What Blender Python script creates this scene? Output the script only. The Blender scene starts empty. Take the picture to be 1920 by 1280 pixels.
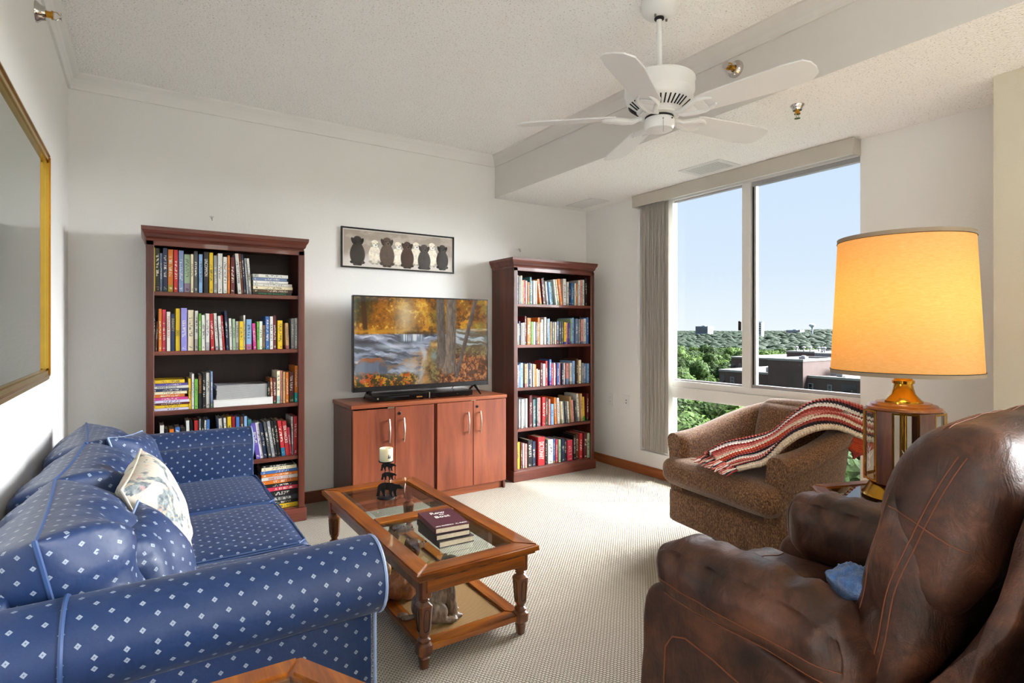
import bpy, bmesh, math, random
import numpy as np
from mathutils import Vector, Matrix, noise
random.seed(7)
PI = math.pi
SC = bpy.context.scene
COL = SC.collection

# ------------------------------------------------------------------ camera, sky, sun, exposure
H = 1.243; FPX = 1052.0; YAW = math.radians(33.35); HY = 617.7
cd = bpy.data.cameras.new('camera'); cam = bpy.data.objects.new('camera', cd); COL.objects.link(cam)
cam.location = (0, 0, H); cam.rotation_euler = (PI/2, 0, -YAW)
cd.sensor_fit = 'HORIZONTAL'; cd.sensor_width = 36; cd.lens = FPX*36/1920
cd.shift_y = -(640-HY)/1920; cd.clip_start = 0.05; cd.clip_end = 6000
SC.camera = cam
FW = Vector((math.sin(YAW), math.cos(YAW), 0)); RT = Vector((math.cos(YAW), -math.sin(YAW), 0))
def pt(x, y, t):                       # a point of the room seen at a pixel of the photograph, t metres along the view axis
    return Vector((0, 0, H)) + (FW + RT*((x-960)/FPX) + Vector((0, 0, -(y-HY)/FPX)))*t
def onx(x, y, X):
    d = FW + RT*((x-960)/FPX) + Vector((0, 0, -(y-HY)/FPX)); return Vector((0, 0, H)) + d*(X/d.x)
def ony(x, y, Y):
    d = FW + RT*((x-960)/FPX) + Vector((0, 0, -(y-HY)/FPX)); return Vector((0, 0, H)) + d*(Y/d.y)

W = bpy.data.worlds.new('world'); SC.world = W; W.use_nodes = True
nt = W.node_tree; nt.nodes.clear()
o_ = nt.nodes.new('ShaderNodeOutputWorld'); b_ = nt.nodes.new('ShaderNodeBackground')
tc = nt.nodes.new('ShaderNodeTexCoord'); sp = nt.nodes.new('ShaderNodeSeparateXYZ'); rp = nt.nodes.new('ShaderNodeValToRGB')
nt.links.new(tc.outputs['Generated'], sp.inputs[0]); nt.links.new(sp.outputs['Z'], rp.inputs[0])
nt.links.new(rp.outputs[0], b_.inputs[0]); nt.links.new(b_.outputs[0], o_.inputs[0])
cr = rp.color_ramp; cr.elements[0].position = 0.0; cr.elements[0].color = (.88, .96, 1.0, 1)
cr.elements[1].position = 1.0; cr.elements[1].color = (.30, .50, .90, 1)
e = cr.elements.new(.10); e.color = (.72, .85, 1.0, 1)
e = cr.elements.new(.35); e.color = (.62, .78, 1.0, 1)
b_.inputs[1].default_value = .45

def sun(name, strength, angle, direction, color):
    l = bpy.data.lights.new(name, 'SUN'); l.energy = strength; l.angle = math.radians(angle); l.color = color
    o = bpy.data.objects.new(name, l); COL.objects.link(o); o.location = (8, -3, 8)
    o.rotation_euler = Vector(direction).to_track_quat('-Z', 'Y').to_euler(); return o
sun('sun', 2.4, 1.5, (-.50, .36, -.90), (1, .95, .87))
sun('hazy_sky_light', 25.0, 75, (-.86, .32, -.39), (.97, .98, 1.0))
SC.view_settings.view_transform = 'Standard'; SC.view_settings.look = 'None'
SC.view_settings.gamma = 1; SC.view_settings.use_curve_mapping = False
SC.view_settings.exposure = 1.18
SC.cycles.max_bounces = 12; SC.cycles.diffuse_bounces = 7; SC.cycles.glossy_bounces = 5
SC.cycles.transparent_max_bounces = 16; SC.cycles.sample_clamp_indirect = 6

# ------------------------------------------------------------------ helpers
def lin(c):
    if isinstance(c, str):
        c = [int(c[i:i+2], 16)/255 for i in (0, 2, 4)]
    return tuple((v/12.92 if v <= .04045 else ((v+.055)/1.055)**2.4) for v in c) + (1,)

WM = {}
def wm(o): return WM.get(o.name, Matrix.Identity(4)) if o else Matrix.Identity(4)
def link(o, parent=None):
    COL.objects.link(o)
    if parent: o.parent = parent
def thing(name, label, cat, loc=(0, 0, 0), rotz=0, group=None):
    o = bpy.data.objects.new(name, None); COL.objects.link(o)
    o.location = loc; o.rotation_euler = (0, 0, rotz); o.empty_display_size = .05
    o['label'] = label; o['category'] = cat
    if group: o['group'] = group
    WM[o.name] = Matrix.Translation(Vector(loc)) @ Matrix.Rotation(rotz, 4, 'Z')
    return o
def tag(o, label=None, cat=None, group=None, kind=None):
    for k, v in (('label', label), ('category', cat), ('group', group), ('kind', kind)):
        if v: o[k] = v
    return o
def finish(bm, name, mat, smooth, autos):
    me = bpy.data.meshes.new(name); bm.normal_update(); bm.to_mesh(me); bm.free()
    for m in (mat if isinstance(mat, (list, tuple)) else [mat]): me.materials.append(m)
    if smooth:
        me.shade_smooth()
        if autos:
            me.set_sharp_from_angle(angle=math.radians(autos))
    return me
def obj(name, bm, mat, parent=None, world=True, smooth=False, autos=40, label=None):
    """one mesh object; vertices are given in world space unless world=False (then in the parent's space)"""
    me = finish(bm, name, mat, smooth, autos)
    o = bpy.data.objects.new(name, me)
    if parent is not None and world: me.transform(wm(parent).inverted())
    if parent is None:
        co = np.empty(len(me.vertices)*3, 'f'); me.vertices.foreach_get('co', co); co = co.reshape(-1, 3)
        c = (co.min(0)+co.max(0))/2; c[2] = co[:, 2].min(); v = Vector([float(q) for q in c])
        me.transform(Matrix.Translation(-v)); o.location = v
    link(o, parent); WM[o.name] = wm(parent) if parent else Matrix.Translation(o.location)
    if label: o['label'] = label
    return o
def struct(name, bm, mat, parent=None, **k):
    o = obj(name, bm, mat, parent, **k)
    if not parent: o['kind'] = 'structure'
    return o

def BM(): return bmesh.new()
def box(bm, x0, x1, y0, y1, z0, z1, bev=0, M=None, seg=1):
    r = bmesh.ops.create_cube(bm, size=1); vs = r['verts']
    for v in vs: v.co = Vector(((x0+x1)/2+v.co.x*(x1-x0), (y0+y1)/2+v.co.y*(y1-y0), (z0+z1)/2+v.co.z*(z1-z0)))
    if bev:
        es = list({e for v in vs for e in v.link_edges})
        r = bmesh.ops.bevel(bm, geom=es, offset=bev, segments=seg, affect='EDGES', profile=.5)
        vs = list({v for v in r['verts']} | {v for v in vs if v.is_valid})
    if M: bmesh.ops.transform(bm, matrix=M, verts=vs)
    return vs
def grid_faces(bm, rows, closed_u=False, closed_v=False, mi=0):
    n = len(rows); m = len(rows[0])
    for i in range(n if closed_u else n-1):
        for j in range(m if closed_v else m-1):
            a, b, c, d = rows[i][j], rows[(i+1) % n][j], rows[(i+1) % n][(j+1) % m], rows[i][(j+1) % m]
            if len({a, b, c, d}) == 4:
                f = bm.faces.new((a, b, c, d)); f.material_index = mi
def loft(bm, secs, cap=True, closed=True):
    rows = [[bm.verts.new(p) for p in s] for s in secs]
    grid_faces(bm, rows, closed_v=closed)
    if cap and closed:
        bm.faces.new(rows[0][::-1]); bm.faces.new(rows[-1])
    return rows
def lathe(bm, prof, c=(0, 0, 0), n=24, M=None, sq=None):
    rows = []; new = []
    for (r, z) in prof:
        row = []
        for k in range(n):
            a = 2*PI*(k+.5)/n
            v = bm.verts.new((c[0]+r*math.cos(a), c[1]+r*math.sin(a), c[2]+z)); row.append(v)
        rows.append(row); new += row
    grid_faces(bm, rows, closed_v=True)
    bm.faces.new(rows[0][::-1]); bm.faces.new(rows[-1])
    if M: bmesh.ops.transform(bm, matrix=M, verts=new)
    return new
def frames(pts, closed):
    n = len(pts); out = []
    up = Vector((0, 0, 1)); prev = None
    for i, p in enumerate(pts):
        a = pts[(i-1) % n] if (closed or i > 0) else p
        b = pts[(i+1) % n] if (closed or i < n-1) else p
        t = (b-a).normalized() if (b-a).length > 1e-9 else Vector((1, 0, 0))
        if prev is None:
            s = t.cross(up) if abs(t.dot(up)) < .95 else t.cross(Vector((1, 0, 0)))
        else: s = prev - t*prev.dot(t)
        s.normalize(); prev = s; out.append((s, s.cross(t).normalized()))
    return out
def tube(bm, pts, r, n=6, closed=False):
    pts = [Vector(p) for p in pts]; fr = frames(pts, closed); rows = []
    for i, p in enumerate(pts):
        rr = r[i] if isinstance(r, (list, tuple)) else r
        s, u = fr[i]
        rows.append([bm.verts.new(p+s*rr*math.cos(2*PI*k/n)+u*rr*math.sin(2*PI*k/n)) for k in range(n)])
    grid_faces(bm, rows, closed_u=closed, closed_v=True)
    if not closed: bm.faces.new(rows[0][::-1]); bm.faces.new(rows[-1])
def prism(bm, poly, d, M=None):
    """polygon in XZ extruded by d along Y"""
    a = [bm.verts.new((x, 0, z)) for x, z in poly]; b = [bm.verts.new((x, d, z)) for x, z in poly]
    fa = bm.faces.new(a); fb = bm.faces.new(b[::-1]); n = len(a)
    for i in range(n): bm.faces.new((a[i], b[i], b[(i+1) % n], a[(i+1) % n]))
    bm.normal_update(); bmesh.ops.triangulate(bm, faces=[fa, fb])
    bmesh.ops.recalc_face_normals(bm, faces=bm.faces)
    if M: bmesh.ops.transform(bm, matrix=M, verts=a+b)
def frame_rails(bm_list, corners, w, z0, z1, bev=.003):
    """mitred rails around a convex polygon (outer corners, CCW); one bmesh per rail"""
    n = len(corners); C = sum((Vector(c) for c in corners), Vector((0, 0)))/n
    inner = []
    for i in range(n):
        a, b, c = Vector(corners[i-1]), Vector(corners[i]), Vector(corners[(i+1) % n])
        d1 = (b-a).normalized(); d2 = (c-b).normalized()
        n1 = Vector((-d1.y, d1.x)); n2 = Vector((-d2.y, d2.x))
        if n1.dot(C-b) < 0: n1 = -n1
        if n2.dot(C-b) < 0: n2 = -n2
        m = (n1+n2); m = m/(m.dot(n1)); inner.append(b+m*w)
    for i in range(n):
        j = (i+1) % n; bm = BM()
        q = [Vector(corners[i]), Vector(corners[j]), inner[j], inner[i]]
        lo = [bm.verts.new((p.x, p.y, z0)) for p in q]; hi = [bm.verts.new((p.x, p.y, z1)) for p in q]
        bm.faces.new(lo[::-1]); bm.faces.new(hi)
        for k in range(4): bm.faces.new((lo[k], lo[(k+1) % 4], hi[(k+1) % 4], hi[k]))
        bmesh.ops.recalc_face_normals(bm, faces=bm.faces)
        if bev:
            es = [e for e in bm.edges if abs(e.verts[0].co.z-e.verts[1].co.z) < 1e-6 and e.verts[0].co.z > z0+1e-6]
            bmesh.ops.bevel(bm, geom=es, offset=bev, segments=2, affect='EDGES')
        bm_list.append(bm)
    return inner
def soft(bm, c, s, r, n=14, crown=(0, 0, 0), M=None, nz=0, nf=6, fn=None):
    """rounded cushion box: centre c, full size s, corner radius r, crown = extra bulge on +-x,+-y,+-z"""
    hx = Vector(s)/2; new = {}; r = min(r, min(hx)*.98)
    seed = Vector((c[0]*3.1, c[1]*2.7, c[2]*4.3))
    def P(a):
        q = Vector((a[0]*hx.x, a[1]*hx.y, a[2]*hx.z))
        inn = Vector([max(-hx[k]+r, min(hx[k]-r, q[k])) for k in range(3)])
        d = q-inn
        if d.length > 1e-9: q = inn+d.normalized()*r
        for k in range(3):
            if crown[k]:
                i, j = (k+1) % 3, (k+2) % 3
                q[k] += math.copysign(crown[k]*(1-a[i]**2)*(1-a[j]**2), a[k])*min(1, abs(a[k])**2)
        if nz:
            q += q.normalized()*noise.noise(q*nf+seed)*nz
        if fn: q = fn(q, a)
        q = q + Vector(c) if M is None else M @ q
        return q
    def V(a):
        k = tuple(round(x, 5) for x in a)
        if k not in new: new[k] = bm.verts.new(P(a))
        return new[k]
    # spread samples so that rounded edges get more of them
    def S(i): 
        u = -1+2*i/n
        return math.copysign(abs(u)**.75, u)
    for ax in range(3):
        for sg in (-1, 1):
            for i in range(n):
                for j in range(n):
                    q = []
                    for (di, dj) in ((0, 0), (1, 0), (1, 1), (0, 1)):
                        a = [0, 0, 0]; a[ax] = sg; a[(ax+1) % 3] = S(i+di); a[(ax+2) % 3] = S(j+dj); q.append(V(a))
                    bm.faces.new(q if sg > 0 else q[::-1])
    return list(new.values())
def pillow(bm, w, h, t, M, n=20, p=3.0, nz=.006, edge=.015, box_=.0):
    """knife edge cushion in local XZ plane, thickness along Y"""
    rows = {}
    def f(u, v, s):
        k = max(0, (1-abs(u)**p))*max(0, (1-abs(v)**p))
        y = s*t/2*(k**.5)
        cx = 1-.06*(1-abs(v))*abs(u)**2*0 - .05*(1-v*v)*0
        # sides draw in between the corners
        x = w/2*u*(1-.05*(1-v*v)); z = h/2*v*(1-.05*(1-u*u))
        q = Vector((x, y, z)); q += Vector((0, s, 0))*noise.noise(Vector((x*7, z*7, s*3+w*9)))*nz*3*k**.5
        ang = math.atan2(v, u); q += Vector((0, s, 0))*nz*1.2*math.sin(ang*16+3*s)*max(0, (u*u+v*v)-.5)*k**.25
        return M @ q
    idx = {}
    for s in (-1, 1):
        for i in range(n+1):
            for j in range(n+1):
                u = math.sin((-1+2*i/n)*PI/2); v = math.sin((-1+2*j/n)*PI/2)
                b = i in (0, n) or j in (0, n)
                k = (i, j, 0 if b else s)
                if k not in idx: idx[k] = bm.verts.new(f(u, v, 0 if b else s))
        for i in range(n):
            for j in range(n):
                q = [idx[(a, b_, 0 if (a in (0, n) or b_ in (0, n)) else s)] for a, b_ in ((i, j), (i+1, j), (i+1, j+1), (i, j+1))]
                bm.faces.new(q if s < 0 else q[::-1])
    bmesh.ops.recalc_face_normals(bm, faces=bm.faces)
    rim = []
    for i in range(4*12):
        a = i/12; k = int(a); q = a-k; q = -1+2*q
        u, v = ((q, -1), (1, q), (-q, 1), (-1, -q))[k]
        u = math.sin(u*PI/2); v = math.sin(v*PI/2)
        rim.append(f(u, v, 0))
    return rim
def uvbox(o, s=1.0):
    me = o.data; uv = me.uv_layers.new(name='UVMap')
    for p in me.polygons:
        n = p.normal; a = max(range(3), key=lambda k: abs(n[k]))
        for li in p.loop_indices:
            c = me.vertices[me.loops[li].vertex_index].co
            uv.data[li].uv = ((c.y, c.z), (c.x, c.z), (c.x, c.y))[a]
    return o

# ------------------------------------------------------------------ materials
MATS = {}
class NT:
    def __init__(s, name):
        s.m = bpy.data.materials.new(name); s.m.use_nodes = True; s.t = s.m.node_tree; s.b = s.t.nodes['Principled BSDF']; s.out = s.t.nodes['Material Output']
    def n(s, typ, **k):
        x = s.t.nodes.new('ShaderNode'+typ)
        for a, v in k.items():
            if a.startswith('i_'):
                key = a[2:]; key = int(key) if key.isdigit() else key.replace('_', ' ')
                x.inputs[key].default_value = v
            else: setattr(x, a, v)
        return x
    def l(s, a, b): s.t.links.new(a, b)
    def math(s, op, a, b=None, c=None):
        x = s.n('Math', operation=op)
        for i, v in enumerate((a, b, c)):
            if v is None: continue
            if isinstance(v, (int, float)): x.inputs[i].default_value = v
            else: s.l(v, x.inputs[i])
        return x.outputs[0]
    def mix(s, f, a, b, blend='MIX'):
        x = s.n('Mix', data_type='RGBA', blend_type=blend)
        for i, v in ((0, f), (6, a), (7, b)):
            if isinstance(v, (int, float)): x.inputs[i].default_value = v
            elif isinstance(v, tuple): x.inputs[i].default_value = v
            else: s.l(v, x.inputs[i])
        return x.outputs[2]
    def ramp(s, f, *st):
        x = s.n('ValToRGB'); s.l(f, x.inputs[0]); cr = x.color_ramp
        cr.elements[0].position = st[0][0]; cr.elements[0].color = st[0][1]
        cr.elements[1].position = st[-1][0]; cr.elements[1].color = st[-1][1]
        for p, c in st[1:-1]: q = cr.elements.new(p); q.color = c
        return x.outputs[0]
    def bump(s, h, strength, dist):
        x = s.n('Bump', i_Strength=strength, i_Distance=dist); s.l(h, x.inputs['Height']); s.l(x.outputs[0], s.b.inputs['Normal']); return x
    def noise(s, scale, detail=3, rough=.5, vec=None, dist=0):
        x = s.n('TexNoise', i_Scale=scale, i_Detail=detail, i_Roughness=rough, i_Distortion=dist)
        if vec is not None: s.l(vec, x.inputs['Vector'])
        return x.outputs[0]
    def coord(s, which='Object', scale=None, rot=None):
        x = s.n('TexCoord').outputs[which]
        if scale or rot:
            m = s.n('Mapping'); s.l(x, m.inputs[0])
            if scale: m.inputs['Scale'].default_value = scale
            if rot: m.inputs['Rotation'].default_value = rot
            return m.outputs[0]
        return x
def plain(name, col, rough=.6, metal=0, var=.06, vscale=8, bump=0, bscale=200, spec=.5, coat=0, **k):
    if name in MATS: return MATS[name]
    t = NT(name); c = lin(col); co = t.coord()
    f = t.noise(vscale, 3, .6, co)
    lo = tuple(v*(1-var) for v in c[:3])+(1,); hi = tuple(min(1, v*(1+var)) for v in c[:3])+(1,)
    t.l(t.ramp(f, (.3, lo), (.7, hi)), t.b.inputs['Base Color'])
    t.b.inputs['Roughness'].default_value = rough; t.b.inputs['Metallic'].default_value = metal
    t.b.inputs['Specular IOR Level'].default_value = spec; t.b.inputs['Coat Weight'].default_value = coat
    if bump: t.bump(t.noise(bscale, 3, .6, co), bump, .002)
    for a, v in k.items(): t.b.inputs[a.replace('_', ' ')].default_value = v
    MATS[name] = t.m; return t.m
def wood(name, dark, mid, light, rough=.35, axis='Y', scale=1.0, coat=.2, contrast=1.0):
    if name in MATS: return MATS[name]
    t = NT(name); sc = {'X': (1.2, 14, 14), 'Y': (14, 1.2, 14), 'Z': (14, 14, 1.2)}[axis]
    co = t.coord('Object', tuple(v*scale for v in sc))
    a = t.noise(1.6, 5, .6, co, .6); b = t.noise(9, 6, .7, co)
    f = t.math('ADD', t.math('MULTIPLY', a, .75), t.math('MULTIPLY', b, .25))
    w = .14/contrast
    t.l(t.ramp(f, (.5-w, lin(dark)), (.5, lin(mid)), (.5+w, lin(light))), t.b.inputs['Base Color'])
    t.b.inputs['Roughness'].default_value = rough; t.b.inputs['Coat Weight'].default_value = coat
    t.bump(b, .08, .001); MATS[name] = t.m; return t.m

def wall_mat(name, col, bs=140, bstr=.25):
    t = NT(name); co = t.coord(); c = lin(col)
    n1 = t.noise(bs, 3, .55, co); n2 = t.noise(bs*.35, 2, .5, co)
    t.b.inputs['Base Color'].default_value = c
    t.b.inputs['Roughness'].default_value = .75; t.b.inputs['Specular IOR Level'].default_value = .25
    t.bump(t.math('ADD', n1, n2), bstr, .003); return t.m
M_wall = wall_mat('wall_paint', 'e6e6e4')
M_pier = wall_mat('cream_wall_paint', 'cbc7b6')
M_trim = plain('white_trim', 'e4e4e2', .5, var=.01)
M_soffit = plain('white_soffit_paint', 'd2cfcb', .7, var=.01)
def popcorn():
    t = NT('textured_ceiling'); co = t.coord()
    v = t.n('TexVoronoi', i_Scale=95.0, feature='F1'); t.l(co, v.inputs['Vector'])
    n = t.noise(60, 3, .6, co); big = t.noise(120, 2, .5, co)
    pit = t.ramp(big, (.30, (.52, .51, .49, 1)), (.39, (.93, .93, .92, 1)))
    t.l(pit, t.b.inputs['Base Color']); t.b.inputs['Roughness'].default_value = .9
    t.b.inputs['Specular IOR Level'].default_value = .1
    h = t.math('ADD', t.math('MULTIPLY', v.outputs['Distance'], -1.0), n)
    t.bump(h, .7, .006); return t.m
M_ceil = popcorn()
def carpet():
    t = NT('loop_pile_carpet'); co = t.coord('Object', (1, 1, 1), (0, 0, .12))
    s = t.n('SeparateXYZ'); t.l(co, s.inputs[0])
    wob = t.noise(6, 2, .5, co)
    row = t.math('MULTIPLY', t.math('ADD', s.outputs['Y'], t.math('MULTIPLY', wob, .012)), 100.0)
    rid = t.math('FLOOR', row)
    colx = t.math('ADD', t.math('MULTIPLY', s.outputs['X'], 62.0), t.math('MULTIPLY', t.math('MODULO', rid, 2.0), .5))
    fy = t.math('ABSOLUTE', t.math('SUBTRACT', t.math('FRACT', row), .5))
    fx = t.math('ABSOLUTE', t.math('SUBTRACT', t.math('FRACT', colx), .5))
    d = t.math('POWER', t.math('ADD', t.math('POWER', t.math('MULTIPLY', fx, 2.0), 2.4), t.math('POWER', t.math('MULTIPLY', fy, 2.0), 2.4)), .5)
    n = t.noise(420, 3, .7, co)
    hole = t.math('ADD', d, t.math('MULTIPLY', t.math('SUBTRACT', n, .5), .5))
    base = t.ramp(hole, (.60, lin('d0c9bb')), (.92, lin('a79c88')), (1.14, lin('5f5546')))
    var = t.ramp(t.noise(1.5, 3, .5, co), (.3, (.92, .92, .92, 1)), (.7, (1, 1, 1, 1)))
    t.l(t.mix(1.0, base, var, 'MULTIPLY'), t.b.inputs['Base Color'])
    t.b.inputs['Roughness'].default_value = .95; t.b.inputs['Specular IOR Level'].default_value = .1
    t.bump(t.math('SUBTRACT', 1.0, hole), .8, .006); return t.m
M_carpet = carpet()
def sofa_fabric(name, rough=.48):
    t = NT(name); uv = t.coord('UV'); s = t.n('SeparateXYZ'); t.l(uv, s.inputs[0])
    k = 1/.054
    def dots(off):
        x = t.math('SUBTRACT', t.math('FRACT', t.math('ADD', t.math('MULTIPLY', s.outputs[0], k), off)), .5)
        y = t.math('SUBTRACT', t.math('FRACT', t.math('ADD', t.math('MULTIPLY', s.outputs[1], k), off)), .5)
        d = t.math('ADD', t.math('ABSOLUTE', x), t.math('ABSOLUTE', y))
        return t.math('LESS_THAN', d, .115), d
    a, da = dots(0.0); b, db = dots(.5)
    m = t.math('MAXIMUM', a, b); dm = t.math('MINIMUM', da, db)
    core = t.math('MULTIPLY', t.math('GREATER_THAN', dm, .035), m)
    weave = t.noise(900, 2, .5, t.coord())
    base = t.ramp(weave, (.3, lin('132a55')), (.7, lin('193764')))
    c1 = t.mix(m, base, lin('4f6488')); c2 = t.mix(core, c1, lin('8d99aa'))
    t.l(c2, t.b.inputs['Base Color']); t.b.inputs['Roughness'].default_value = rough
    t.b.inputs['Sheen Weight'].default_value = .06; t.b.inputs['Sheen Roughness'].default_value = .4
    t.bump(t.math('ADD', t.noise(14, 3, .55, t.coord()), t.math('MULTIPLY', weave, .03)), .22, .02); return t.m
M_sofa = sofa_fabric('blue_diamond_dot_fabric')
M_pipe = plain('pale_blue_piping', '8ea4cc', .5)
M_bluepipe = plain('blue_piping', '2e4b7c', .5)
def leather():
    t = NT('brown_leather'); co = t.coord()
    n1 = t.noise(7, 5, .65, co, .4); n2 = t.noise(60, 4, .65, co)
    f = t.math('ADD', t.math('MULTIPLY', n1, .8), t.math('MULTIPLY', n2, .2))
    t.l(t.ramp(f, (.36, lin('22120b')), (.5, lin('402417')), (.66, lin('613a26'))), t.b.inputs['Base Color'])
    t.l(t.ramp(n2, (.3, (.42, .42, .42, 1)), (.7, (.58, .58, .58, 1))), t.b.inputs['Roughness'])
    v = t.n('TexVoronoi', i_Scale=260.0); t.l(co, v.inputs['Vector'])
    crease = t.noise(11, 4, .6, t.coord('Object', (1, 2.2, 1)), 1.2)
    t.bump(t.math('ADD', t.math('MULTIPLY', v.outputs['Distance'], .06), crease), .27, .016)
    return t.m
M_leather = leather()
M_stitch = plain('rust_stitching', '7a4226', .6)
def tweed():
    t = NT('brown_tweed'); co = t.coord('Object', (1, 1, .22))
    n1 = t.noise(330, 3, .7, co); n2 = t.noise(120, 2, .6, t.coord())
    f = t.math('ADD', t.math('MULTIPLY', n1, .7), t.math('MULTIPLY', n2, .3))
    t.l(t.ramp(f, (.40, lin('3a261b')), (.5, lin('6d4a33')), (.60, lin('a27d58'))), t.b.inputs['Base Color'])
    t.b.inputs['Roughness'].default_value = .85; t.b.inputs['Sheen Weight'].default_value = .3
    t.b.inputs['Specular IOR Level'].default_value = .2
    t.bump(f, .5, .003); return t.m
M_tweed = tweed()
M_cherry = wood('cherry_laminate', '54220f', '78381e', '8e4c2a', .38, 'Z', .35, .1, .8)
M_cherryX = wood('cherry_laminate_top', '6e341b', '864526', '985632', .35, 'X', .4, .1)
M_mahog = wood('mahogany_bookcase', '3d1a12', '57281b', '6d3524', .38, 'Z', .6, .15)
M_mahogX = wood('mahogany_shelf', '4a2117', '643023', '7a4030', .38, 'X', .6, .15)
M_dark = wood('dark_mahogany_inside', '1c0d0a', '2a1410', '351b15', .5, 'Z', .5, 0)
M_oak = wood('honey_wood', '4c2305', '84440b', 'a66316', .28, 'Y', .8, .4, .9)
M_oakX = wood('honey_wood_cross', '4c2305', '84440b', 'a66316', .28, 'X', .8, .4, .9)
M_leg = wood('dark_turned_wood', '3a1c0d', '5e3115', '7d471f', .28, 'Z', 1, .4)
M_base = wood('oak_baseboard', '7a3f1e', '98542b', 'a9663a', .4, 'Y', .6, .2)
M_baseX = wood('oak_baseboard_x', '4e2a18', '6a3b22', '7d4b2e', .4, 'X', .6, .2)
M_white = plain('white_enamel', 'e2e3e3', .35, var=.01)
M_blade = plain('white_fan_blade', 'dfe0e1', .5, var=.015)
M_vinyl = plain('white_vinyl_frame', 'd6d6d3', .4, var=.01)
M_alu = plain('aluminium_sash', 'a9a9ac', .35, .3, var=.03)
M_black = plain('black_plastic', '0b0b0d', .25, var=.1)
M_iron = plain('black_iron', '0d0d0e', .55, .2)
M_chrome = plain('chrome', 'c9c6c2', .12, 1)
M_nickel = plain('brushed_nickel', 'c4b8a8', .3, 1)
M_brass = plain('polished_brass', 'b8862c', .16, 1, var=.05)
M_goldf = plain('gold_frame', 'c2a24a', .22, 1, var=.05)
M_mirror = plain('mirror_silver', 'b9c0bb', .03, 1, var=0)
M_pages = plain('page_edges', 'd9ccb0', .8, var=.1, vscale=90)
M_cream = plain('cream_wax', 'ecebc8', .5, var=.02, Subsurface_Weight=.3)
M_slot = plain('dark_slot', '151412', .8)
M_screw = plain('steel_screw', '8c8c8c', .4, .8)
def glass(name, tint=(.97, .985, .98), gl=.08, rough=.0, alpha_col=None):
    m = bpy.data.materials.new(name); m.use_nodes = True; t = m.node_tree; t.nodes.clear()
    o = t.nodes.new('ShaderNodeOutputMaterial'); mx = t.nodes.new('ShaderNodeMixShader')
    tr = t.nodes.new('ShaderNodeBsdfTransparent'); g = t.nodes.new('ShaderNodeBsdfGlossy'); fr = t.nodes.new('ShaderNodeFresnel')
    tr.inputs[0].default_value = tint+(1,); g.inputs['Roughness'].default_value = rough
    fr.inputs['IOR'].default_value = 1.45
    mu = t.nodes.new('ShaderNodeMath'); mu.operation = 'MULTIPLY'; mu.inputs[1].default_value = gl/.04
    mu.use_clamp = True
    ge = t.nodes.new('ShaderNodeNewGeometry'); sb_ = t.nodes.new('ShaderNodeMath'); sb_.operation = 'SUBTRACT'; sb_.inputs[0].default_value = 1
    m2 = t.nodes.new('ShaderNodeMath'); m2.operation = 'MULTIPLY'
    t.links.new(ge.outputs['Backfacing'], sb_.inputs[1]); t.links.new(fr.outputs[0], mu.inputs[0]); t.links.new(mu.outputs[0], m2.inputs[0]); t.links.new(sb_.outputs[0], m2.inputs[1])
    t.links.new(m2.outputs[0], mx.inputs[0])
    t.links.new(tr.outputs[0], mx.inputs[1]); t.links.new(g.outputs[0], mx.inputs[2]); t.links.new(mx.outputs[0], o.inputs[0])
    return m
M_glass = glass('window_glass', (.985, .99, .99), .012)
M_tglass = glass('bevelled_glass', (.80, .85, .83), .05)
M_lglass = glass('lamp_glass', (.93, .94, .93), .05)

# painted colour grids (flat pictures)
def vnoise(w, h, fx, fy, seed, octv=4):
    rs = np.random.RandomState(seed); out = np.zeros((h, w)); amp = 1; tot = 0
    for o in range(octv):
        gx, gy = max(2, int(fx*2**o)+2), max(2, int(fy*2**o)+2)
        g = rs.rand(gy, gx); xs = np.linspace(0, gx-1.001, w); ys = np.linspace(0, gy-1.001, h)
        xi = xs.astype(int); yi = ys.astype(int); xf = xs-xi; yf = ys-yi
        xf = xf*xf*(3-2*xf); yf = (yf*yf*(3-2*yf))[:, None]
        a = g[yi][:, xi]*(1-xf)+g[yi][:, xi+1]*xf; b = g[yi+1][:, xi]*(1-xf)+g[yi+1][:, xi+1]*xf
        out += amp*(a*(1-yf)+b*yf); tot += amp; amp *= .55
    return out/tot
def mixc(a, b, m): return a*(1-m[..., None])+np.array(b)*m[..., None]
def ss(a, b, x): t_ = np.clip((x-a)/(b-a), 0, 1); return t_*t_*(3-2*t_)
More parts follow.
